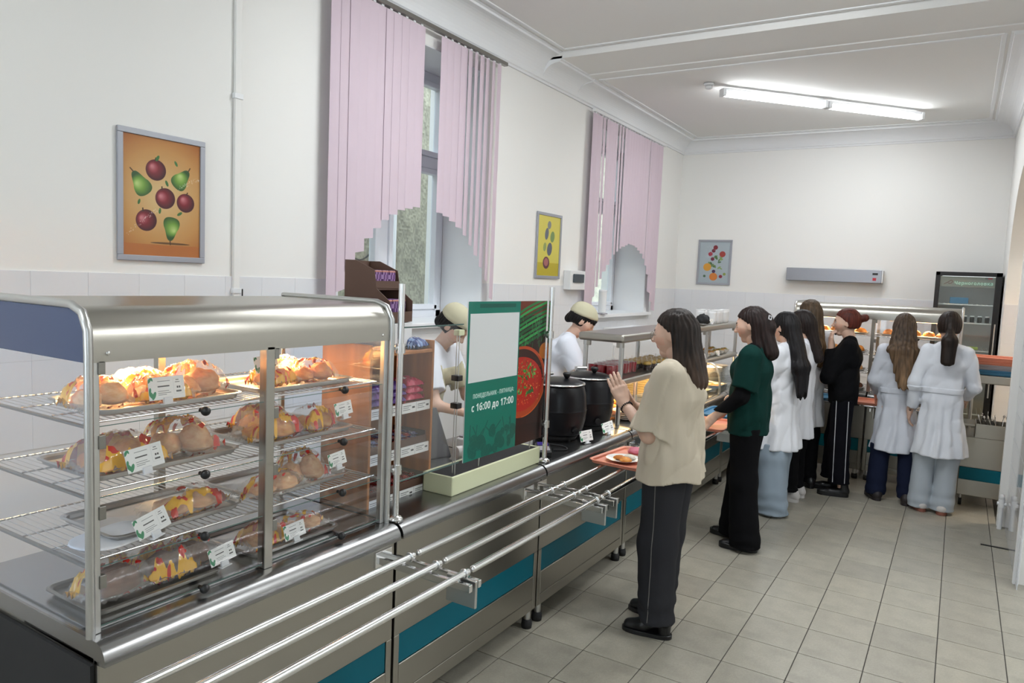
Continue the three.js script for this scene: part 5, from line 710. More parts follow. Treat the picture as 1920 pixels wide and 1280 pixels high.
{ // 8
  person({ label: 'woman in a white coat with a dark ponytail and pale jeans, seen from behind', at: [-.06, -6.88], turn: PI + .08, height: 1.645, headPitch: .15, build: .92, shoulder: .148, arms: { l: { el: [.21, 1.07, -.02], wr: [.225, .84, .06], palm: [-1, 0, 0], thumb: [0, 0, 1] }, r: { el: [-.21, 1.06, .03], wr: [-.18, .95, .22], palm: [0, -1, 0], thumb: [1, 0, 0] } }, feet: { l: [.1, .02, .35], r: [-.065, 0, -.1] },
    cloth: { top: { name: 'coat', mat: cloth(.7, .72, .77), hem: .48, hemR: .16, skirt: 1, sleeve: 1.9, sl0: .06, sl1: .056, sl2: .045, ease: .015, folds: .012, flutes: 10 }, belt: 1.02, legs: { name: 'jeans', mat: JEANP, hem: .03, r0: .09, r1: .086, r2: .094 }, shoes: { name: 'sneaker', mat: whiteShoe, soleMat: redSole, sole: .028 } },
    hair: { mat: hairMat, color: [.018, .011, .008], capLow: -.055, groove: .002, vol: [{ a: [0, -.02, -.105], b: [0, -.13, -.15], ra: .022, rb: .048 }, { a: [0, -.13, -.15], b: [.005, -.3, -.155], ra: .048, rb: .03, ka: 1.2, kb: 1.6 }], low: 1.21 } });
}
function cap(p, mat) { const f = p.fromHead, S = p.S; const shell = ell([0, .052, -.02], [.094, .092, .116]); const g = surfaceNets((x, y, z) => { const q = p.toHead(x, y, z); let d = shell(...q); d = smax(d, .012 + .28 * (q[2] + .1) - q[1], .008); d -= .003 * noise3(q[0] * 14, q[1] * 14, q[2] * 14) + .003 * Math.exp(-Math.pow((q[1] - .028 - .28 * (q[2] + .1)) / .012, 2)); return d * S; }, add3(p.HC, [-.16, -.1, -.16]), add3(p.HC, [.16, .2, .16]), .0055); const m = shadows(new THREE.Mesh(g, mat)); m.name = 'cap'; p.o.add(m); const pts = []; for (let i = 0; i <= 12; i++) { const a = mix(-.25, .95, i / 12) * PI; pts.push(f([.002, .052 + Math.sin(a) * .092, -.02 - Math.cos(a) * -.116])); } return m; }
const CAPC = cloth(.5, .47, .33), TEE = cloth(.7, .73, .8), APRON = cloth(.6, .47, .22);
{ // 9 server
  const p = person({ label: 'server in a beige cap and white t-shirt bending over the counter', at: [-2.78, -5.06], turn: 2.05, height: 1.64, lean: .46, headPitch: .38, arms: { l: { el: [.22, 1.05, .3], wr: [.14, .98, .52], palm: [-.5, -1, 0], thumb: [-1, 0, 0] }, r: { el: [-.24, 1.03, .3], wr: [-.13, .98, .54], palm: [.5, -1, 0], thumb: [1, 0, 0] } },
    cloth: { top: { name: 't_shirt', mat: TEE, hem: .84, hemR: .13, sleeve: .72, sl0: .076, sl1: .082, ease: .03, folds: .008 }, apron: { mat: APRON, top: 1.04, hem: .86 }, legs: { mat: BLACKCLOTH, hem: .06, r1: .075, r2: .07 }, shoes: { mat: whiteShoe, sole: .025 } },
    hair: { mat: hairMat, color: [.008, .007, .007], capLow: -.05, face: [.06, .085, .082], vol: [{ a: [.0, .045, .07], b: [.02, .025, .085], ra: .026, rb: .022, ka: 2, kb: 2 }, { a: [0, -.03, -.09], b: [0, -.05, -.1], ra: .035, rb: .03 }] } }); cap(p, CAPC);
}
{ // 10 second server
  const p = person({ label: 'second server in a beige cap and apron behind the cash desk glass', at: [-3.0, -3.72], turn: 1.75, height: 1.62, lean: .42, headPitch: .6, arms: { l: { el: [.22, 1.0, .28], wr: [.16, .95, .5], palm: [0, -1, 0], thumb: [-1, 0, 0] }, r: { el: [-.24, 1.0, .28], wr: [-.16, .95, .5], palm: [0, -1, 0], thumb: [1, 0, 0] } },
    cloth: { top: { name: 't_shirt', mat: TEE, hem: .84, hemR: .13, sleeve: .75, sl0: .076, sl1: .08, ease: .03, folds: .008 }, apron: { mat: CAPC, top: 1.3, hem: .86 }, legs: { mat: BLACKCLOTH, hem: .06, r1: .075, r2: .07 }, shoes: { mat: whiteShoe, sole: .025 } },
    hair: { mat: hairMat, color: [.008, .007, .007], capLow: -.06, vol: [{ a: [.0, -.02, -.08], b: [0, -.06, -.09], ra: .04, rb: .034 }] } }); cap(p, CAPC);
}
// ---------------------------------------------------------------- drinks shelf on the farther counters
{
  const o = thing('drinks_shelf', 'two-tier stainless shelf stand carrying glasses of red drink', 'shelf', [-2.0, 0, -4.4]);
  const slab = (y0, y1, xa, xb) => boxUV(rbx(xa, xb, y0, y1, -2.98, 0, .018, 4), 1.2);
  part('top_shelf', slab(1.385, 1.44, -.17, .16), M.steel, o); part('middle_shelf', slab(1.095, 1.14, -.15, .145), M.steel, o);
  for (const z of [-.06, -1.0, -1.96, -2.92]) for (const x of [-.135, .125]) part('post', [rod([x, WT, z], [x, 1.39, z], .016, 14)], M.satin, o);
  for (const z of [-.06, -1.0, -1.96, -2.92]) part('gusset', [rbx(-.15, -.1, 1.35, 1.39, z - .012, z + .012, .004), rbx(.09, .14, 1.35, 1.39, z - .012, z + .012, .004)], M.steel, o);
  const lamp = part('warm_lamp', tf(new THREE.CapsuleGeometry(.012, 2.5, 4, 10), [-.02, 1.075, -1.5], [PI / 2, 0, 0]), M.warmGlow, o); part('lamp_clip', [rbx(-.035, -.005, 1.07, 1.097, -.3, -.27, .003), rbx(-.035, -.005, 1.07, 1.097, -2.6, -2.57, .003)], M.satin, lamp);
  const l = new THREE.RectAreaLight(new THREE.Color().setRGB(1, .68, .33), 17, .06, 2.5); l.position.set(-.02, 1.058, -1.5); l.rotation.x = -PI / 2; o.add(l);
  
  for (const z of [.02, -.98, -1.96, -2.94]) part('guard_bracket', bent([[.14, 1.11, z], [.215, 1.1, z], [.262, .98, z], [.265, WT, z]], .011, .05, 8), M.satin, o);
  part('guard_pane', tf(bx(-.0025, .0025, 0, .2, -2.92, 0), [.272, .86, 0], [0, 0, .06]), M.glass, o);
}
const RED = phy({ color: lin(.85, .1, .09), transmission: .85, thickness: .05, attenuationColor: lin(.55, .005, .012), attenuationDistance: .03, roughness: .05, ior: 1.33 }), TEA = phy({ color: lin(.8, .45, .1), transmission: .6, thickness: .05, attenuationColor: lin(.4, .16, .03), attenuationDistance: .03, roughness: .08, ior: 1.33 });
{
  const p = thing('drink_glass', 'x', 'glass', [0, 0, 0], 0, 'glasses of red drink on the middle shelf'); part('tumbler', lathe([[.029, .001], [.034, .095], [.0325, .095], [.028, .006], [0, .005]], 22), M.acrylic, p); part('red_drink', lathe([[0, .007], [.0275, .007], [.0312, .075], [0, .075]], 22), std({ color: lin(.3, .008, .02), roughness: .12 }), p);
  let n = 0; for (let j = 0; j < 6; j++) for (let i = 0; i < 3; i++) { const pos = [-1.975 - i * .068 + (j % 2) * .006, 1.141, -4.53 - j * .073], lab = 'tumbler of red drink, ' + ['front', 'middle', 'back'][i] + ' row, ' + ['nearest', 'second', 'third', 'fourth', 'fifth', 'farthest'][j] + ' on the middle shelf'; if (n++) copyOf(p, pos, 0, lab); else { p.position.set(...pos); p.userData.label = lab; } }
  const q = thing('dessert_cup', 'x', 'cup', [0, 0, 0], 0, 'cups of fruit and jelly on the middle shelf'); q.scale.setScalar(1.22); part('cup', lathe([[.022, .001], [.036, .07], [.0345, .07], [.02, .005], [0, .004]], 20), M.acrylic, q); part('jelly', lathe([[0, .006], [.021, .006], [.0275, .035], [0, .035]], 18), std({ color: lin(.02, .008, .008), roughness: .15 }), q); part('fruit', tf(lump(.055, .055, .025, 401, .2, 8), [0, .034, 0]), std({ color: lin(.45, .28, .05), roughness: .4 }), q);
  n = 0; for (let j = 0; j < 6; j++) for (let i = 0; i < 3; i++) { const pos = [-1.92 - i * .08, 1.141, -5.05 - j * .1], lab = 'dessert cup, ' + ['front', 'middle', 'back'][i] + ' row, ' + ['nearest', 'second', 'third', 'fourth', 'fifth', 'farthest'][j] + ' past the red drinks'; if (n++) copyOf(q, pos, 0, lab); else { q.position.set(...pos); q.userData.label = lab; } }
  const b = thing('salad_bowl', 'x', 'bowl', [0, 0, 0], 0, 'small salad bowls on the middle shelf'); part('bowl', lathe([[0, .0], [.025, .001], [.04, .015], [.05, .038], [.0485, .038], [.038, .017], [.022, .005], [0, .004]], 22), M.porcelain, b); part('salad', tf(lump(.085, .085, .035, 405, .35, 10), [0, .016, 0]), std({ map: bakedTex([.55, .6, .25], [.75, .4, .2], 91), roughness: .5 }), b);
  n = 0; for (let j = 0; j < 6; j++) for (let i = 0; i < 2; i++) { const pos = [-1.92 - i * .12, 1.141, -6.35 - j * .15], lab = 'salad bowl, ' + ['front', 'back'][i] + ' row, ' + ['nearest', 'second', 'third', 'fourth', 'fifth', 'farthest'][j] + ' at the far end of the middle shelf'; if (n++) copyOf(b, pos, j, lab); else { b.position.set(...pos); b.userData.label = lab; } }
  priceCard('white card in front of the dessert cups', [-1.868, 1.155, -5.2], PI / 2 - .3, .06, -.3); priceCard('white card beside the nearest salad bowl', [-1.868, 1.155, -6.28], PI / 2 - .3, .06, -.3); priceCard('white card among the farthest salad bowls', [-1.868, 1.155, -6.72], PI / 2 - .3, .06, -.3);
  // top shelf goods
  const w = thing('cup_stack', 'x', 'cups', [0, 0, 0], 0, 'sleeves of white cups on the top shelf'); part('cups', lathe([[0, 0], [.036, 0], [.04, .03], [.037, .034], [.041, .06], [.038, .064], [.042, .09], [.04, .094], [.043, .12], [.0, .12]], 20), M.white, w); part('rim', tf(new THREE.TorusGeometry(.042, .0025, 6, 22), [0, .12, 0], [PI / 2, 0, 0]), M.white, w);
  [[-1.9, -6.55], [-1.9, -6.68], [-1.91, -6.8], [-1.9, -6.92], [-1.92, -7.04], [-2.02, -6.6], [-2.02, -6.74]].forEach(([x, z], i) => { const lab = 'sleeve of white cups, ' + ['first', 'second', 'third', 'fourth', 'fifth', 'sixth', 'seventh'][i] + ' on the top shelf'; if (i) copyOf(w, [x, 1.441, z], 0, lab); else { w.position.set(x, 1.441, z); w.userData.label = lab; } });
  const k = single('black_pouch', lump(.13, .1, .09, 411, .25), M.rubber, 'black pouch on the top shelf beside the white cups', 'pouch'); k.position.set(-1.93, 1.441, -6.38); const t = single('snack_dish', ringLoft([[.01, 0], [0, .012], [.004, .014], [.012, .004]], .16, .11, .03), M.darkSteel, 'dark flat dish on the top shelf before the black pouch', 'dish'); t.position.set(-1.92, 1.441, -6.18); priceCard('white card leaning on the black pouch', [-1.86, 1.455, -6.42], PI / 2 - .3, .06, -.2);
}
{ // warm food under the shelf
  const plate = lathe([[0, .004], [.055, .004], [.075, .01], [.1, .02], [.101, .022], [.076, .013], [.05, .008], [0, .007]].map(p => p), 30);
  const stack = (label, x, z, y, n, gap, s = 1) => { for (let i = 0; i < n; i++) { const m = single('plate', plate, M.porcelain, label.replace('#', i === 0 ? 'lowest' : i === n - 1 ? 'topmost' : ['second', 'third', 'fourth', 'fifth', 'sixth', 'seventh', 'eighth', 'ninth', 'tenth', 'eleventh', 'twelfth', 'thirteenth'][i - 1]), 'plate', 'stacked white plates'); m.position.set(x, y + i * gap, z); m.scale.setScalar(s); } };
  stack('# white plate of the low stack behind the farther kettle', -1.9, -4.66, WT, 5, .011, 1); stack('# white plate of the tall stack in the middle of the warm counter', -2.0, -7.0, WT, 13, .012, 1.0); stack('# white plate of the tall stack at the far end of the warm counter', -2.0, -7.22, WT, 13, .012, 1.0);
  const bas = thing('bread_basket', 'basket heaped with bread rolls behind the farther kettle', 'basket', [-2.02, WT, -4.88]); part('basket', ringLoft([[.02, 0], [.004, .05], [0, .055], [.006, .055], [.024, .006]], .28, .22, .04), M.wood, bas);
  const rollG = [lump(.1, .055, .05, 421, .12, 10), lump(.09, .06, .05, 422, .12, 10)]; const r = rng(44); for (let i = 0; i < 9; i++) { const m = single('bread_roll', rollG[i % 2], BAKED[1], ['browned bread roll at the front of the basket', 'browned bread roll beside the front one', 'bread roll at the left of the basket', 'bread roll in the basket middle', 'bread roll at the basket back', 'bread roll on top of the heap, left', 'bread roll on top of the heap, right', 'bread roll near the basket rim', 'topmost bread roll of the heap'][i], 'bread roll', 'bread rolls in the basket'); m.position.set(-2.02 + (i % 3 - 1) * .07, WT + .012 + (i > 5 ? .05 : 0), -4.88 + (Math.floor(i / 3) % 3 - 1) * .055); m.rotation.y = r() * 3; }
  // column of cream trays lit from above
  const tg = trayGeo(.42, .32, .02, .03); for (let i = 0; i < 11; i++) { const m = single('food_tray', tg, M.creamTray ??= std({ color: lin(.75, .6, .3), roughness: .45 }), (i === 0 ? 'lowest' : i === 10 ? 'topmost' : ['second', 'third', 'fourth', 'fifth', 'sixth', 'seventh', 'eighth', 'ninth', 'tenth'][i - 1]) + ' cream tray of the stack behind the beige woman', 'tray', 'stacked cream trays'); m.position.set(-2.2, WT + i * .019, -5.88); m.rotation.y = PI / 2; }
  const pan = (label, x, z, w, d, c1, c2, seed, cat) => { const o = thing('food_pan', label, 'pan', [x, WT, z]); part('pan', ringLoft([[.012, 0], [.004, .05], [-.012, .056], [-.012, .06], [.006, .056], [.016, .01]], w, d, .03), M.tray, o); const g = new THREE.PlaneGeometry(w - .03, d - .03, 24, 24); g.rotateX(-PI / 2); const p = g.attributes.position; for (let i = 0; i < p.count; i++) p.setY(i, .042 + .012 * noise3(p.getX(i) * 40, seed, p.getZ(i) * 40) + .008 * noise3(p.getX(i) * 90, seed, p.getZ(i) * 90)); g.computeVertexNormals(); part(cat, g, std({ map: bakedTex(c1, c2, seed), roughness: .45 }), o); };
  pan('metal pan of green salad on the warm counter', -1.87, -6.08, .2, .3, [.8, .78, .5], [.4, .6, .2], 101, 'salad'); pan('metal pan of golden food past the salad pan', -1.87, -6.58, .2, .28, [.95, .75, .35], [.8, .45, .15], 103, 'hot_food'); pan('metal pan of browned food before the salad pan', -1.87, -5.74, .2, .26, [.75, .4, .2], [.5, .22, .1], 105, 'hot_food');
  const pot = thing('white_pot', 'white lidded pot between the plate stacks', 'pot', [-2.1, WT, -6.78]); part('pot_body', lathe([[0, 0], [.07, 0], [.085, .02], [.085, .1], [.08, .105], [0, .105]], 28), M.porcelain, pot); part('lid', lathe([[0, .13], [.05, .125], [.084, .108], [.084, .105], [0, .105]], 28), M.porcelain, pot); part('lid_knob', tf(new THREE.SphereGeometry(.013, 12, 8), [0, .138, 0]), M.satin, pot);
}
// ---------------------------------------------------------------- trays on the rails
const servTray = trayGeo(.44, .33, .02, .035), RY = .765 + .0125;
function mealTray(label, pos, turn, mat) { const o = single('serving_tray', servTray, mat, label, 'tray', 'plastic serving trays'); o.position.set(...pos); o.rotation.y = turn; return o; }
mealTray('orange tray with a plate in front of the beige woman', [-1.5, RY, -3.84], PI / 2 - .08, M.orange);
{
  const p = thing('meal_plate', 'white plate of orange-brown food on the near orange tray', 'plate', [-1.54, RY + .004, -3.78]); part('plate', lathe([[0, 0], [.05, 0], [.07, .006], [.098, .016], [.099, .018], [.07, .01], [.05, .004], [0, .004]], 32), M.porcelain, p); part('carrots', tf(lump(.08, .05, .025, 431, .3, 10), [-.02, .004, .0]), std({ color: lin(.5, .16, .02), roughness: .5 }), p); part('cutlet', tf(lump(.07, .055, .028, 432, .15, 10), [.025, .004, .03], [0, .5, 0]), BAKED[1], p); part('rice', tf(lump(.07, .05, .03, 433, .2, 10), [.02, .004, -.04]), std({ color: lin(.7, .66, .55), roughness: .7 }), p);
  const b = thing('pink_bowl', 'clear bowl of pink salad on the near orange tray', 'bowl', [-1.55, RY + .004, -3.97]); part('bowl', lathe([[0, 0], [.03, .0], [.045, .02], [.052, .045], [.05, .045], [.042, .021], [.028, .004], [0, .004]], 24), M.acrylic, b); part('beet_salad', tf(lump(.085, .085, .04, 434, .25, 10), [0, .004, 0]), std({ color: lin(.5, .12, .18), roughness: .5 }), b);
}
mealTray('orange tray under the hands of the woman in green', [-1.5, RY, -5.2], PI / 2 + .05, M.orange);
mealTray('blue tray past the woman in green', [-1.5, RY, -5.75], PI / 2, M.blueTray);
mealTray('orange tray on the rear rail beside the red-haired woman', [-.62, RY, RZ + .25], 0, M.orange); mealTray('blue tray on the rear rail left of the red-haired woman', [-1.2, RY, RZ + .25], 0, M.blueTray);
// ---------------------------------------------------------------- goods in the rear case
{
  const inR = (lx, y, lz) => [-1.4 + lx, y, RZ - .045 + lz], g = 'buns in the rear display case'; const bun = [lump(.11, .1, .06, 441, .1, 10), lump(.13, .09, .055, 442, .14, 10), lump(.1, .1, .065, 443, .1, 10)]; const r = rng(77);
  const rowN = ['top', 'second', 'third', 'bottom'];
  [SH[0], SH[1], SH[2], WT].forEach((y, k) => { for (const bay of [0, 1]) { const t = bakingTray('metal tray on the ' + rowN[k] + ' ' + (bay ? 'right' : 'left') + ' shelf of the rear case', inR(.37 + bay * .69, y + (k === 3 ? .008 : .006), -.2), 0, .56, .26);
      for (let i = 0; i < 5; i++) { const m = single('bun', bun[(i + k) % 3], BAKED[k < 2 ? [1, 4][i % 2] : k === 2 ? 3 : [2, 3][i % 2]], ['first', 'second', 'third', 'fourth', 'fifth'][i] + ' bun from the left, ' + rowN[k] + ' ' + (bay ? 'right' : 'left') + ' shelf of the rear case', 'bun', g); m.position.set(...inR(.15 + bay * .69 + i * .11, y + .012, -.17 - (i % 2) * .05)); m.rotation.y = r() * 3; } } });
}
// ---------------------------------------------------------------- cutlery and tray trolley
{
  const o = thing('cutlery_trolley', 'stainless trolley with cutlery bins and a tray shelf by the arch', 'trolley', [.1, 0, -7.25]); const W = .82, D = .55;
  part('body', boxUV(rbx(0, W, .1, .6, -D, -.012, .006), 1.2), M.steel, o); part('front_panel', boxUV(rbx(0, W, .342, .6, -.014, 0, .004), 1.2), M.steel, o); part('teal_strip', rbx(.006, W - .006, .235, .34, -.014, -.003, .001), M.teal, o); part('lower_panel', boxUV(rbx(0, W, .1, .233, -.014, 0, .004), 1.2), M.steel, o);
  part('cutlery_box', [boxUV(rbx(.09, W, .605, .72, -.018, -.01, .003), 1.2), rbx(.09, W, .605, .72, -.3, -.292, .003), rbx(.09, .098, .605, .72, -.3, -.01, .003), rbx(W - .008, W, .605, .72, -.3, -.01, .003), bx(.09, W, .602, .608, -.3, -.01)], M.steel, o); for (let k = 1; k < 5; k++) part('divider', rbx(.09 + k * .146 - .002, .09 + k * .146 + .002, .608, .71, -.292, -.018, .001), M.steel, o); part('side_ledge', rbx(-.01, .09, .69, .712, -.3, -.02, .004), M.steel, o);
  for (const x of [.03, W - .03]) for (const z of [-.04, -D + .04]) { const l = part('caster_stem', rod([x, .06, z], [x, .11, z], .012, 10), M.satin, o); part('caster_wheel', tf(new THREE.CylinderGeometry(.032, .032, .024, 20), [x, .034, z], [0, 0, PI / 2]), M.rubber, l); }
  for (const x of [.05, W - .05]) part('upright', rod([x, .6, -D + .06], [x, 1.08, -D + .06], .016, 12), M.satin, o);
  part('tray_shelf', boxUV(rbx(0, W, 1.06, 1.13, -D + .02, -.02, .008), 1.2), M.steel, o);
  const fork = (kind) => [rod([0, -.06, 0], [0, .085, 0], .0035, 6), tf(new THREE.SphereGeometry(1, 10, 8), [0, .1, 0], [0, 0, 0], kind ? [.009, .015, .004] : [.006, .018, .003])]; const fg = [merge(fork(0)), merge(fork(1))]; const r = rng(15);
  for (let i = 0; i < 34; i++) { const m = single(i % 2 ? 'spoon' : 'fork', fg[i % 2], M.chrome, (i % 2 ? 'spoon' : 'fork') + ' standing handle down in the cutlery bins of the trolley', i % 2 ? 'spoon' : 'fork', (i % 2 ? 'spoons' : 'forks') + ' in the cutlery bins'); m.position.set(.1 + .14 + (i % 17) * .035, .665 + r() * .03, -7.25 - .06 - Math.floor(i / 17) * .1 - r() * .05); m.rotation.set((r() - .5) * 1.1, r() * 3, (r() - .5) * 1.1); }
  const cols = [M.blueTray, M.blueTray, M.greyTray, M.greyTray, M.orange, M.orange, M.orange], nm = ['blue', 'blue', 'grey', 'grey', 'orange', 'orange', 'orange'], pl = ['lowest', 'second', 'third', 'fourth', 'fifth', 'sixth', 'topmost'];
  for (let i = 0; i < 7; i++) { const m = mealTray(pl[i] + ' tray, ' + nm[i] + ', of the flat stack on the trolley shelf', [.24, 1.131 + i * .021, -7.5], (i % 3 - 1) * .02, cols[i]); m.userData.group = 'stacked trays on the trolley'; }
  const c2 = ['orange', 'orange', 'grey', 'grey', 'blue', 'blue', 'orange', 'orange', 'grey', 'blue', 'grey', 'blue']; const mm = { orange: M.orange, grey: M.greyTray, blue: M.blueTray }; for (let i = 0; i < 12; i++) { const m = mealTray((i === 0 ? 'lowest' : i === 11 ? 'topmost' : ['second', 'third', 'fourth', 'fifth', 'sixth', 'seventh', 'eighth', 'ninth', 'tenth', 'eleventh'][i - 1]) + ' tray, ' + c2[i] + ', of the tall stack at the right end of the trolley', [.705, 1.131 + i * .021, -7.5], 0, mm[c2[i]]); m.userData.group = 'tall tray stack on the trolley'; }
}
// ---------------------------------------------------------------- drinks fridge
{
  const o = thing('drinks_fridge', 'tall black glass-door fridge with green lettering in the corner', 'fridge', [.05, 0, -9.4]); const w = .31, H = 2.05, D = .66;
  const inner = std({ color: lin(.55, .55, .56), roughness: .5 }); { const t = part('led_tube', rbx(-w + .06, w - .06, H - .062, H - .045, -.09, -.06, .004), M.fridgeGlow ??= std({ color: 0x000000, emissive: lin(.95, .97, 1), emissiveIntensity: 2 }), o); const l = new THREE.RectAreaLight(new THREE.Color().setRGB(.95, .97, 1), 9, 2 * w - .14, .03); l.position.set(0, H - .066, -.075); l.rotation.x = -PI / 2 - .5; o.add(l); }
  part('cabinet', [rbx(-w, -w + .03, .08, H, -D, -.03, .006), rbx(w - .03, w, .08, H, -D, -.03, .006), rbx(-w, w, .04, .1, -D, -.03, .006), rbx(-w, w, H - .04, H, -D, -.03, .006), rbx(-w, w, .04, H, -D, -D + .03, .006)], M.black, o); part('lining', [bx(-w + .03, -w + .034, .1, H - .04, -D + .03, -.04), bx(w - .034, w - .03, .1, H - .04, -D + .03, -.04), bx(-w + .03, w - .03, .1, H - .04, -D + .03, -D + .034)], inner, o);
  const f = part('door_frame', [rbx(-w, -w + .045, .1, H, -.03, 0, .005), rbx(w - .06, w, .1, H, -.03, 0, .005), rbx(-w, w, H - .045, H, -.03, 0, .005), rbx(-w, w, .1, .16, -.03, 0, .005)], M.black, o); part('door_pane', bx(-w + .04, w - .05, .15, H - .04, -.014, -.01), M.glass, o); part('handle', rod([w - .03, .7, .02], [w - .03, 1.5, .02], .008, 10), M.satin, f);
  const band = canvasTex(512, 110, (c, W, h) => { c.clearRect(0, 0, W, h); c.fillStyle = '#8d8c84'; c.fillRect(0, 0, W, h); c.strokeStyle = '#6b3a33'; c.lineWidth = 7; c.beginPath(); c.moveTo(38, 84); c.quadraticCurveTo(70, 70, 92, 52); c.quadraticCurveTo(112, 34, 118, 56); c.quadraticCurveTo(112, 84, 78, 74); c.stroke(); c.font = 'bold 50px sans-serif'; c.textAlign = 'left'; c.lineWidth = 5; c.strokeStyle = '#2c7f60'; c.strokeText('Черноголовка', 136, 86, 356); c.fillStyle = '#d9eee4'; c.fillText('Черноголовка', 136, 86, 356); c.fillStyle = '#b23a4a'; c.fillRect(440, 8, 40, 16); c.fillStyle = '#55565a'; c.fillRect(414, 10, 26, 13); });
  part('sign_band', tf(new THREE.PlaneGeometry(2 * w - .1, .115), [-.007, H - .105, -.02]), std({ map: band, roughness: .35 }), o);
  const ys = [1.7, 1.5, 1.2, .86, .5]; for (const y of ys) part('shelf', [rbx(-w + .036, w - .036, y - .012, y, -.06, -.05, .002), ...Array.from({ length: 12 }, (_, i) => rod([-w + .05 + i * .046, y, -D + .05], [-w + .05 + i * .046, y, -.055], .0025, 5))], M.whitePlastic, o);
  const jar = thing('small_jar', 'x', 'jar', [0, 0, 0], 0, 'small dark jars in the fridge'); part('jar_body', lathe([[0, 0], [.022, 0], [.024, .05], [.018, .06], [0, .06]], 14), M.black, jar); part('lid', lathe([[0, .06], [.02, .06], [.02, .072], [0, .072]], 14), M.whitePlastic, jar); for (let i = 0; i < 6; i++) { const pos = [.05 + (i - 2) * .07, 1.503, -9.4 - .12]; const lab = ['first', 'second', 'third', 'fourth', 'fifth', 'sixth'][i] + ' small dark jar from the left on the second fridge shelf'; if (i) copyOf(jar, pos, 0, lab); else { jar.position.set(...pos); jar.userData.label = lab; } }
  const a = single('green_packet', rbx(-.1, .1, 0, .03, -.06, .06, .006), std({ color: lin(.4, .5, .12), roughness: .4 }), 'flat yellow-green packet on the third fridge shelf', 'packet'); a.position.set(.1, 1.203, -9.55); const b = single('brown_box', rbx(-.12, .12, 0, .06, -.08, .08, .004), M.cardboard, 'flat brown box on the fourth fridge shelf', 'box'); b.position.set(.02, .863, -9.58); const c = single('blue_box', rbx(-.09, .09, 0, .07, -.06, .06, .004), M.blueTray, 'blue box on the top fridge shelf', 'box'); c.position.set(-.02, 1.703, -9.75);
}
// ---------------------------------------------------------------- on the walls
function fruit(c, kind, x, y, s, rot) { c.save(); c.translate(x, y); c.rotate(rot); const g = c.createRadialGradient(-s * .35, -s * .35, s * .1, 0, 0, s * 1.15); if (kind === 'apple') { g.addColorStop(0, '#c4747a'); g.addColorStop(.4, '#7c1f2a'); g.addColorStop(1, '#2f0d14'); c.fillStyle = g; c.beginPath(); c.ellipse(0, 0, s, s * .97, 0, 0, 7); c.fill(); c.strokeStyle = '#3a2413'; c.lineWidth = s * .12; c.beginPath(); c.moveTo(0, -s * .85); c.lineTo(s * .12, -s * 1.15); c.stroke(); } else { g.addColorStop(0, '#b5cf78'); g.addColorStop(.45, '#6f9a3c'); g.addColorStop(1, '#2c4f22'); c.fillStyle = g; c.beginPath(); c.moveTo(0, -s * 1.5); c.bezierCurveTo(s * .5, -s * 1.5, s * .5, -s * .6, s * .85, -s * .1); c.bezierCurveTo(s * 1.2, s * .9, s * .5, s * 1.05, 0, s * 1.05); c.bezierCurveTo(-s * .5, s * 1.05, -s * 1.2, s * .9, -s * .85, -s * .1); c.bezierCurveTo(-s * .5, -s * .6, -s * .5, -s * 1.5, 0, -s * 1.5); c.fill(); c.strokeStyle = '#4a3218'; c.lineWidth = s * .12; c.beginPath(); c.moveTo(0, -s * 1.45); c.lineTo(-s * .1, -s * 1.95); c.stroke(); } c.restore(); }
function leaf(c, x, y, s, r, col = '#3c6b35') { c.save(); c.translate(x, y); c.rotate(r); c.fillStyle = col; c.beginPath(); c.ellipse(0, 0, s * .45, s, 0, 0, 7); c.fill(); c.restore(); }
function framed(label, pos, turn, w, h, draw) { const o = thing('framed_picture', label, 'picture', pos, turn, 'silver framed fruit pictures'); const b = .028; part('frame', [rbx(-w / 2, w / 2, h - b, h, 0, .016, .003), rbx(-w / 2, w / 2, 0, b, 0, .016, .003), rbx(-w / 2, -w / 2 + b, b, h - b, 0, .016, .003), rbx(w / 2 - b, w / 2, b, h - b, 0, .016, .003)], M.alu, o); part('backing', bx(-w / 2 + .01, w / 2 - .01, .01, h - .01, .001, .006), M.white, o); part('print', tf(new THREE.PlaneGeometry(w - 2 * b + .004, h - 2 * b + .004), [0, h / 2, .0075]), std({ map: canvasTex(420, 594, draw), roughness: .22 }), o); return o; }
framed('framed picture of red apples and green pears on orange', [XL + .002, 1.785, -2.26], PI / 2, .475, .64, (c, w, h) => { const g = c.createRadialGradient(w * .5, h * .48, 40, w * .5, h * .5, h * .62); g.addColorStop(0, '#d2b27c'); g.addColorStop(.6, '#c08c4e'); g.addColorStop(1, '#a05a22'); c.fillStyle = g; c.fillRect(0, 0, w, h); c.fillStyle = '#b06a32'; c.fillRect(0, h * .9, w, h * .1); c.fillStyle = 'rgba(70,45,20,.75)'; c.beginPath(); c.ellipse(w * .6, h * .885, w * .26, h * .009, 0, 0, 7); c.fill(); for (const [k, x, y, s, r] of [['apple', .41, .27, 54, -.1], ['apple', .53, .5, 54, -.4], ['apple', .8, .52, 50, .1], ['apple', .29, .7, 55, -.4], ['pear', .23, .41, 50, -.6], ['pear', .73, .33, 47, .7], ['pear', .61, .74, 48, 3.25]]) fruit(c, k, x * w, y * h, s, r); for (const [x, y, s, r] of [[.43, .17, 17, .5], [.67, .19, 15, -.5], [.55, .37, 16, -.4], [.2, .55, 14, .3], [.46, .61, 15, .1], [.72, .62, 16, 1]]) leaf(c, x * w, y * h, s, r); const r = rng(5); c.fillStyle = 'rgba(240,235,220,.5)'; for (let i = 0; i < 120; i++) { const t = r(); c.beginPath(); c.arc(w * (i % 2 ? .05 + .4 * t : .7 + .3 * t) + 10 * r(), h * (i % 2 ? .82 - .24 * t : .4 - .12 * t) + 22 * (r() - .5), .8 + r() * 2, 0, 7); c.fill(); } });
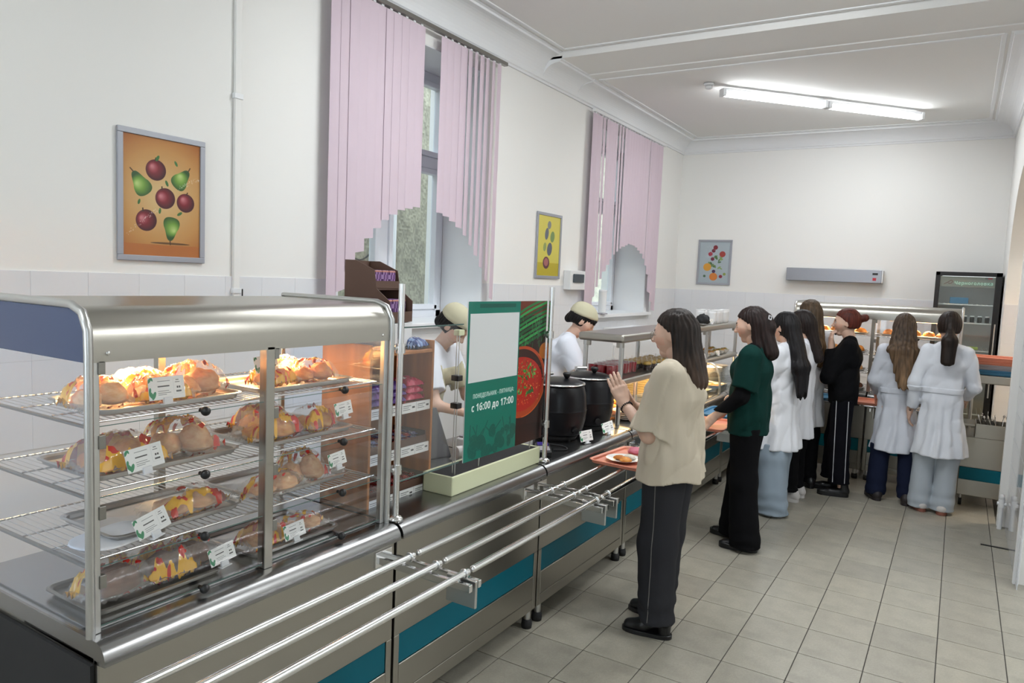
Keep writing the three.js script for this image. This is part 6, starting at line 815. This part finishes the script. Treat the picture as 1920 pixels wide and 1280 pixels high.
framed('framed picture of plums and figs on yellow', [XL + .002, 1.785, -6.33], PI / 2, .5, .635, (c, w, h) => { c.fillStyle = '#d0c44e'; c.fillRect(0, 0, w, h); c.fillStyle = '#b9a824'; c.fillRect(0, h * .78, w, h * .22); for (const [x, y, sx, sy, col] of [[.5, .15, 34, 40, '#7a7c74'], [.4, .3, 34, 60, '#5c6068'], [.66, .34, 40, 56, '#6f8a4a'], [.55, .55, 46, 66, '#4c5260'], [.33, .52, 28, 44, '#8d9a50'], [.42, .78, 62, 60, '#5c2c34']]) { c.fillStyle = col; c.beginPath(); c.ellipse(w * x, h * y, sx, sy, .2, 0, 7); c.fill(); } c.fillStyle = '#a3605c'; c.beginPath(); c.ellipse(w * .42, h * .77, 40, 40, 0, 0, 7); c.fill(); });
framed('framed picture of falling berries and oranges on pale blue', [-2.96, 1.8, ZB + .002], 0, .47, .62, (c, w, h) => { c.fillStyle = '#a9b4ba'; c.fillRect(0, 0, w, h); const r = rng(12); for (let i = 0; i < 16; i++) leaf(c, w * (.35 + .4 * r()), h * (.35 + .3 * r()), 18 + 20 * r(), r() * 3, ['#6f8a5a', '#88a064', '#53704a'][i % 3]); for (const [x, y, s, col] of [[.28, .62, 56, '#d59a3e'], [.5, .85, 56, '#cf7d3c'], [.52, .14, 32, '#7c2c34'], [.46, .22, 26, '#6a2430'], [.76, .3, 42, '#9c4038'], [.36, .3, 30, '#a03a48'], [.44, .42, 26, '#702c3c'], [.5, .72, 24, '#4c3454'], [.74, .84, 24, '#8a3040'], [.2, .84, 18, '#4f6a50'], [.86, .78, 20, '#8d9a50']]) { c.fillStyle = col; c.beginPath(); c.arc(w * x, h * y, s, 0, 7); c.fill(); } c.fillStyle = 'rgba(235,240,242,.7)'; for (let i = 0; i < 60; i++) { c.beginPath(); c.arc(w * (.2 + .3 * r()), h * (.1 + .3 * r()), 1 + 3 * r(), 0, 7); c.fill(); } });
{
  const o = thing('steel_wall_lamp', 'long stainless air sterilizer box on the back wall with red sticker', 'air cleaner', [-1.41, 1.9, ZB + .002]); part('housing', boxUV(rbx(-.56, .56, 0, .165, 0, .13, .006), 1.2), std({ color: lin(.3, .3, .32), metalness: 1, roughness: .3 }), o); part('end_cover', rbx(.555, .572, .004, .16, .004, .126, .003), M.satin, o); part('sticker', rbx(.46, .5, .03, .065, .129, .1312, .0004), std({ color: lin(.5, .03, .05), roughness: .5 }), o); part('counter_window', rbx(.455, .515, .1, .125, .129, .1312, .0004), M.black, o);
  const e = thing('fuse_box', 'white fuse box with a smoked cover on the left wall', 'fuse box', [XL + .002, 1.68, -6.86], PI / 2); part('case', rbx(-.17, .17, 0, .2, 0, .085, .008), M.whitePlastic, e); part('smoked_cover', rbx(-.12, .12, .075, .165, .084, .1, .008), std({ color: lin(.05, .065, .08), roughness: .12 }), e);
  const p = thing('wall_pipe', 'thin white cable trunk running up the left wall', 'pipe', [XL, 0, -2.7]); part('trunk', rbx(.001, .022, 1.5, COR, -.02, .02, .003), M.plaster, p); for (const y of [1.64, 2.71]) part('clip', rbx(.001, .028, y - .015, y + .015, -.028, .028, .003), M.whitePlastic, p); part('screw', rbx(.001, .012, 1.6, 1.65, -.05, -.045, .001), M.black, p);
  // goods on the sills
  const s = thing('cup_tower', 'tall white stack of paper cups on the farther window sill', 'cups', [-3.62, 1.413, -7.95]); part('sleeve', lathe([[0, 0], [.045, 0], [.05, .25], [.046, .27], [0, .27]], 22), M.white, s); part('rim', tf(new THREE.TorusGeometry(.05, .003, 6, 22), [0, .25, 0], [PI / 2, 0, 0]), M.white, s);
  const t = single('paper_pad', rbx(-.1, .1, 0, .012, -.07, .07, .002), M.greyTray, 'flat grey pad on the farther window sill', 'pad'); t.position.set(-3.5, 1.413, -7.55);
  const u = single('brown_carton', rbx(-.1, .1, 0, .1, -.12, .12, .004), M.cardboard, 'small brown carton on the nearer window sill', 'carton'); u.position.set(-3.6, 1.413, -3.8); const v = single('dark_vase', lathe([[0, 0], [.04, 0], [.055, .06], [.035, .14], [.025, .17], [.03, .18], [0, .18]], 22), M.greyTray, 'grey vase behind the carton on the nearer sill', 'vase'); v.position.set(-3.72, 1.413, -3.95);
  const k = thing('wall_cabinet', 'white low cabinet under the farther window', 'cabinet', [XL + .01, 0, -8.0], PI / 2); part('body', rbx(-.75, .75, 0, 1.14, .0, .34, .006), M.whitePlastic, k); part('door', rbx(-.74, -.005, .06, 1.1, .34, .356, .004), M.whitePlastic, k); part('door', rbx(.005, .74, .06, 1.1, .34, .356, .004), M.whitePlastic, k);
  const w = single('white_box', rbx(-.12, .12, 0, .13, -.42, .42, .006), M.white, 'long white box on the low cabinet under the window', 'box'); w.position.set(-3.24, 1.141, -7.85);
  const vlv = thing('radiator_valve', 'white pipe valve at the foot of the tiled pier', 'valve', [.395, 0, -6.72]); part('pipe', rod([0, 0, 0], [0, .2, 0], .016, 12), M.whitePlastic, vlv); part('valve_body', [rod([0, .17, 0], [0, .235, 0], .022, 12), rod([-.03, .2, 0], [.03, .2, 0], .014, 10)], M.whitePlastic, vlv); part('cap', lathe([[0, 0], [.02, 0], [.017, .035], [0, .038]], 14).translate(0, .235, 0), M.whitePlastic, vlv);
  const fl = single('floor_slot', rbx(-.09, .09, .0, .004, -.012, .012, .001), M.black, 'dark metal strip lying on the floor by the tiled pier', 'strip'); fl.position.set(.355, 0.001, -6.2);
}
renderer.render(scene, camera);
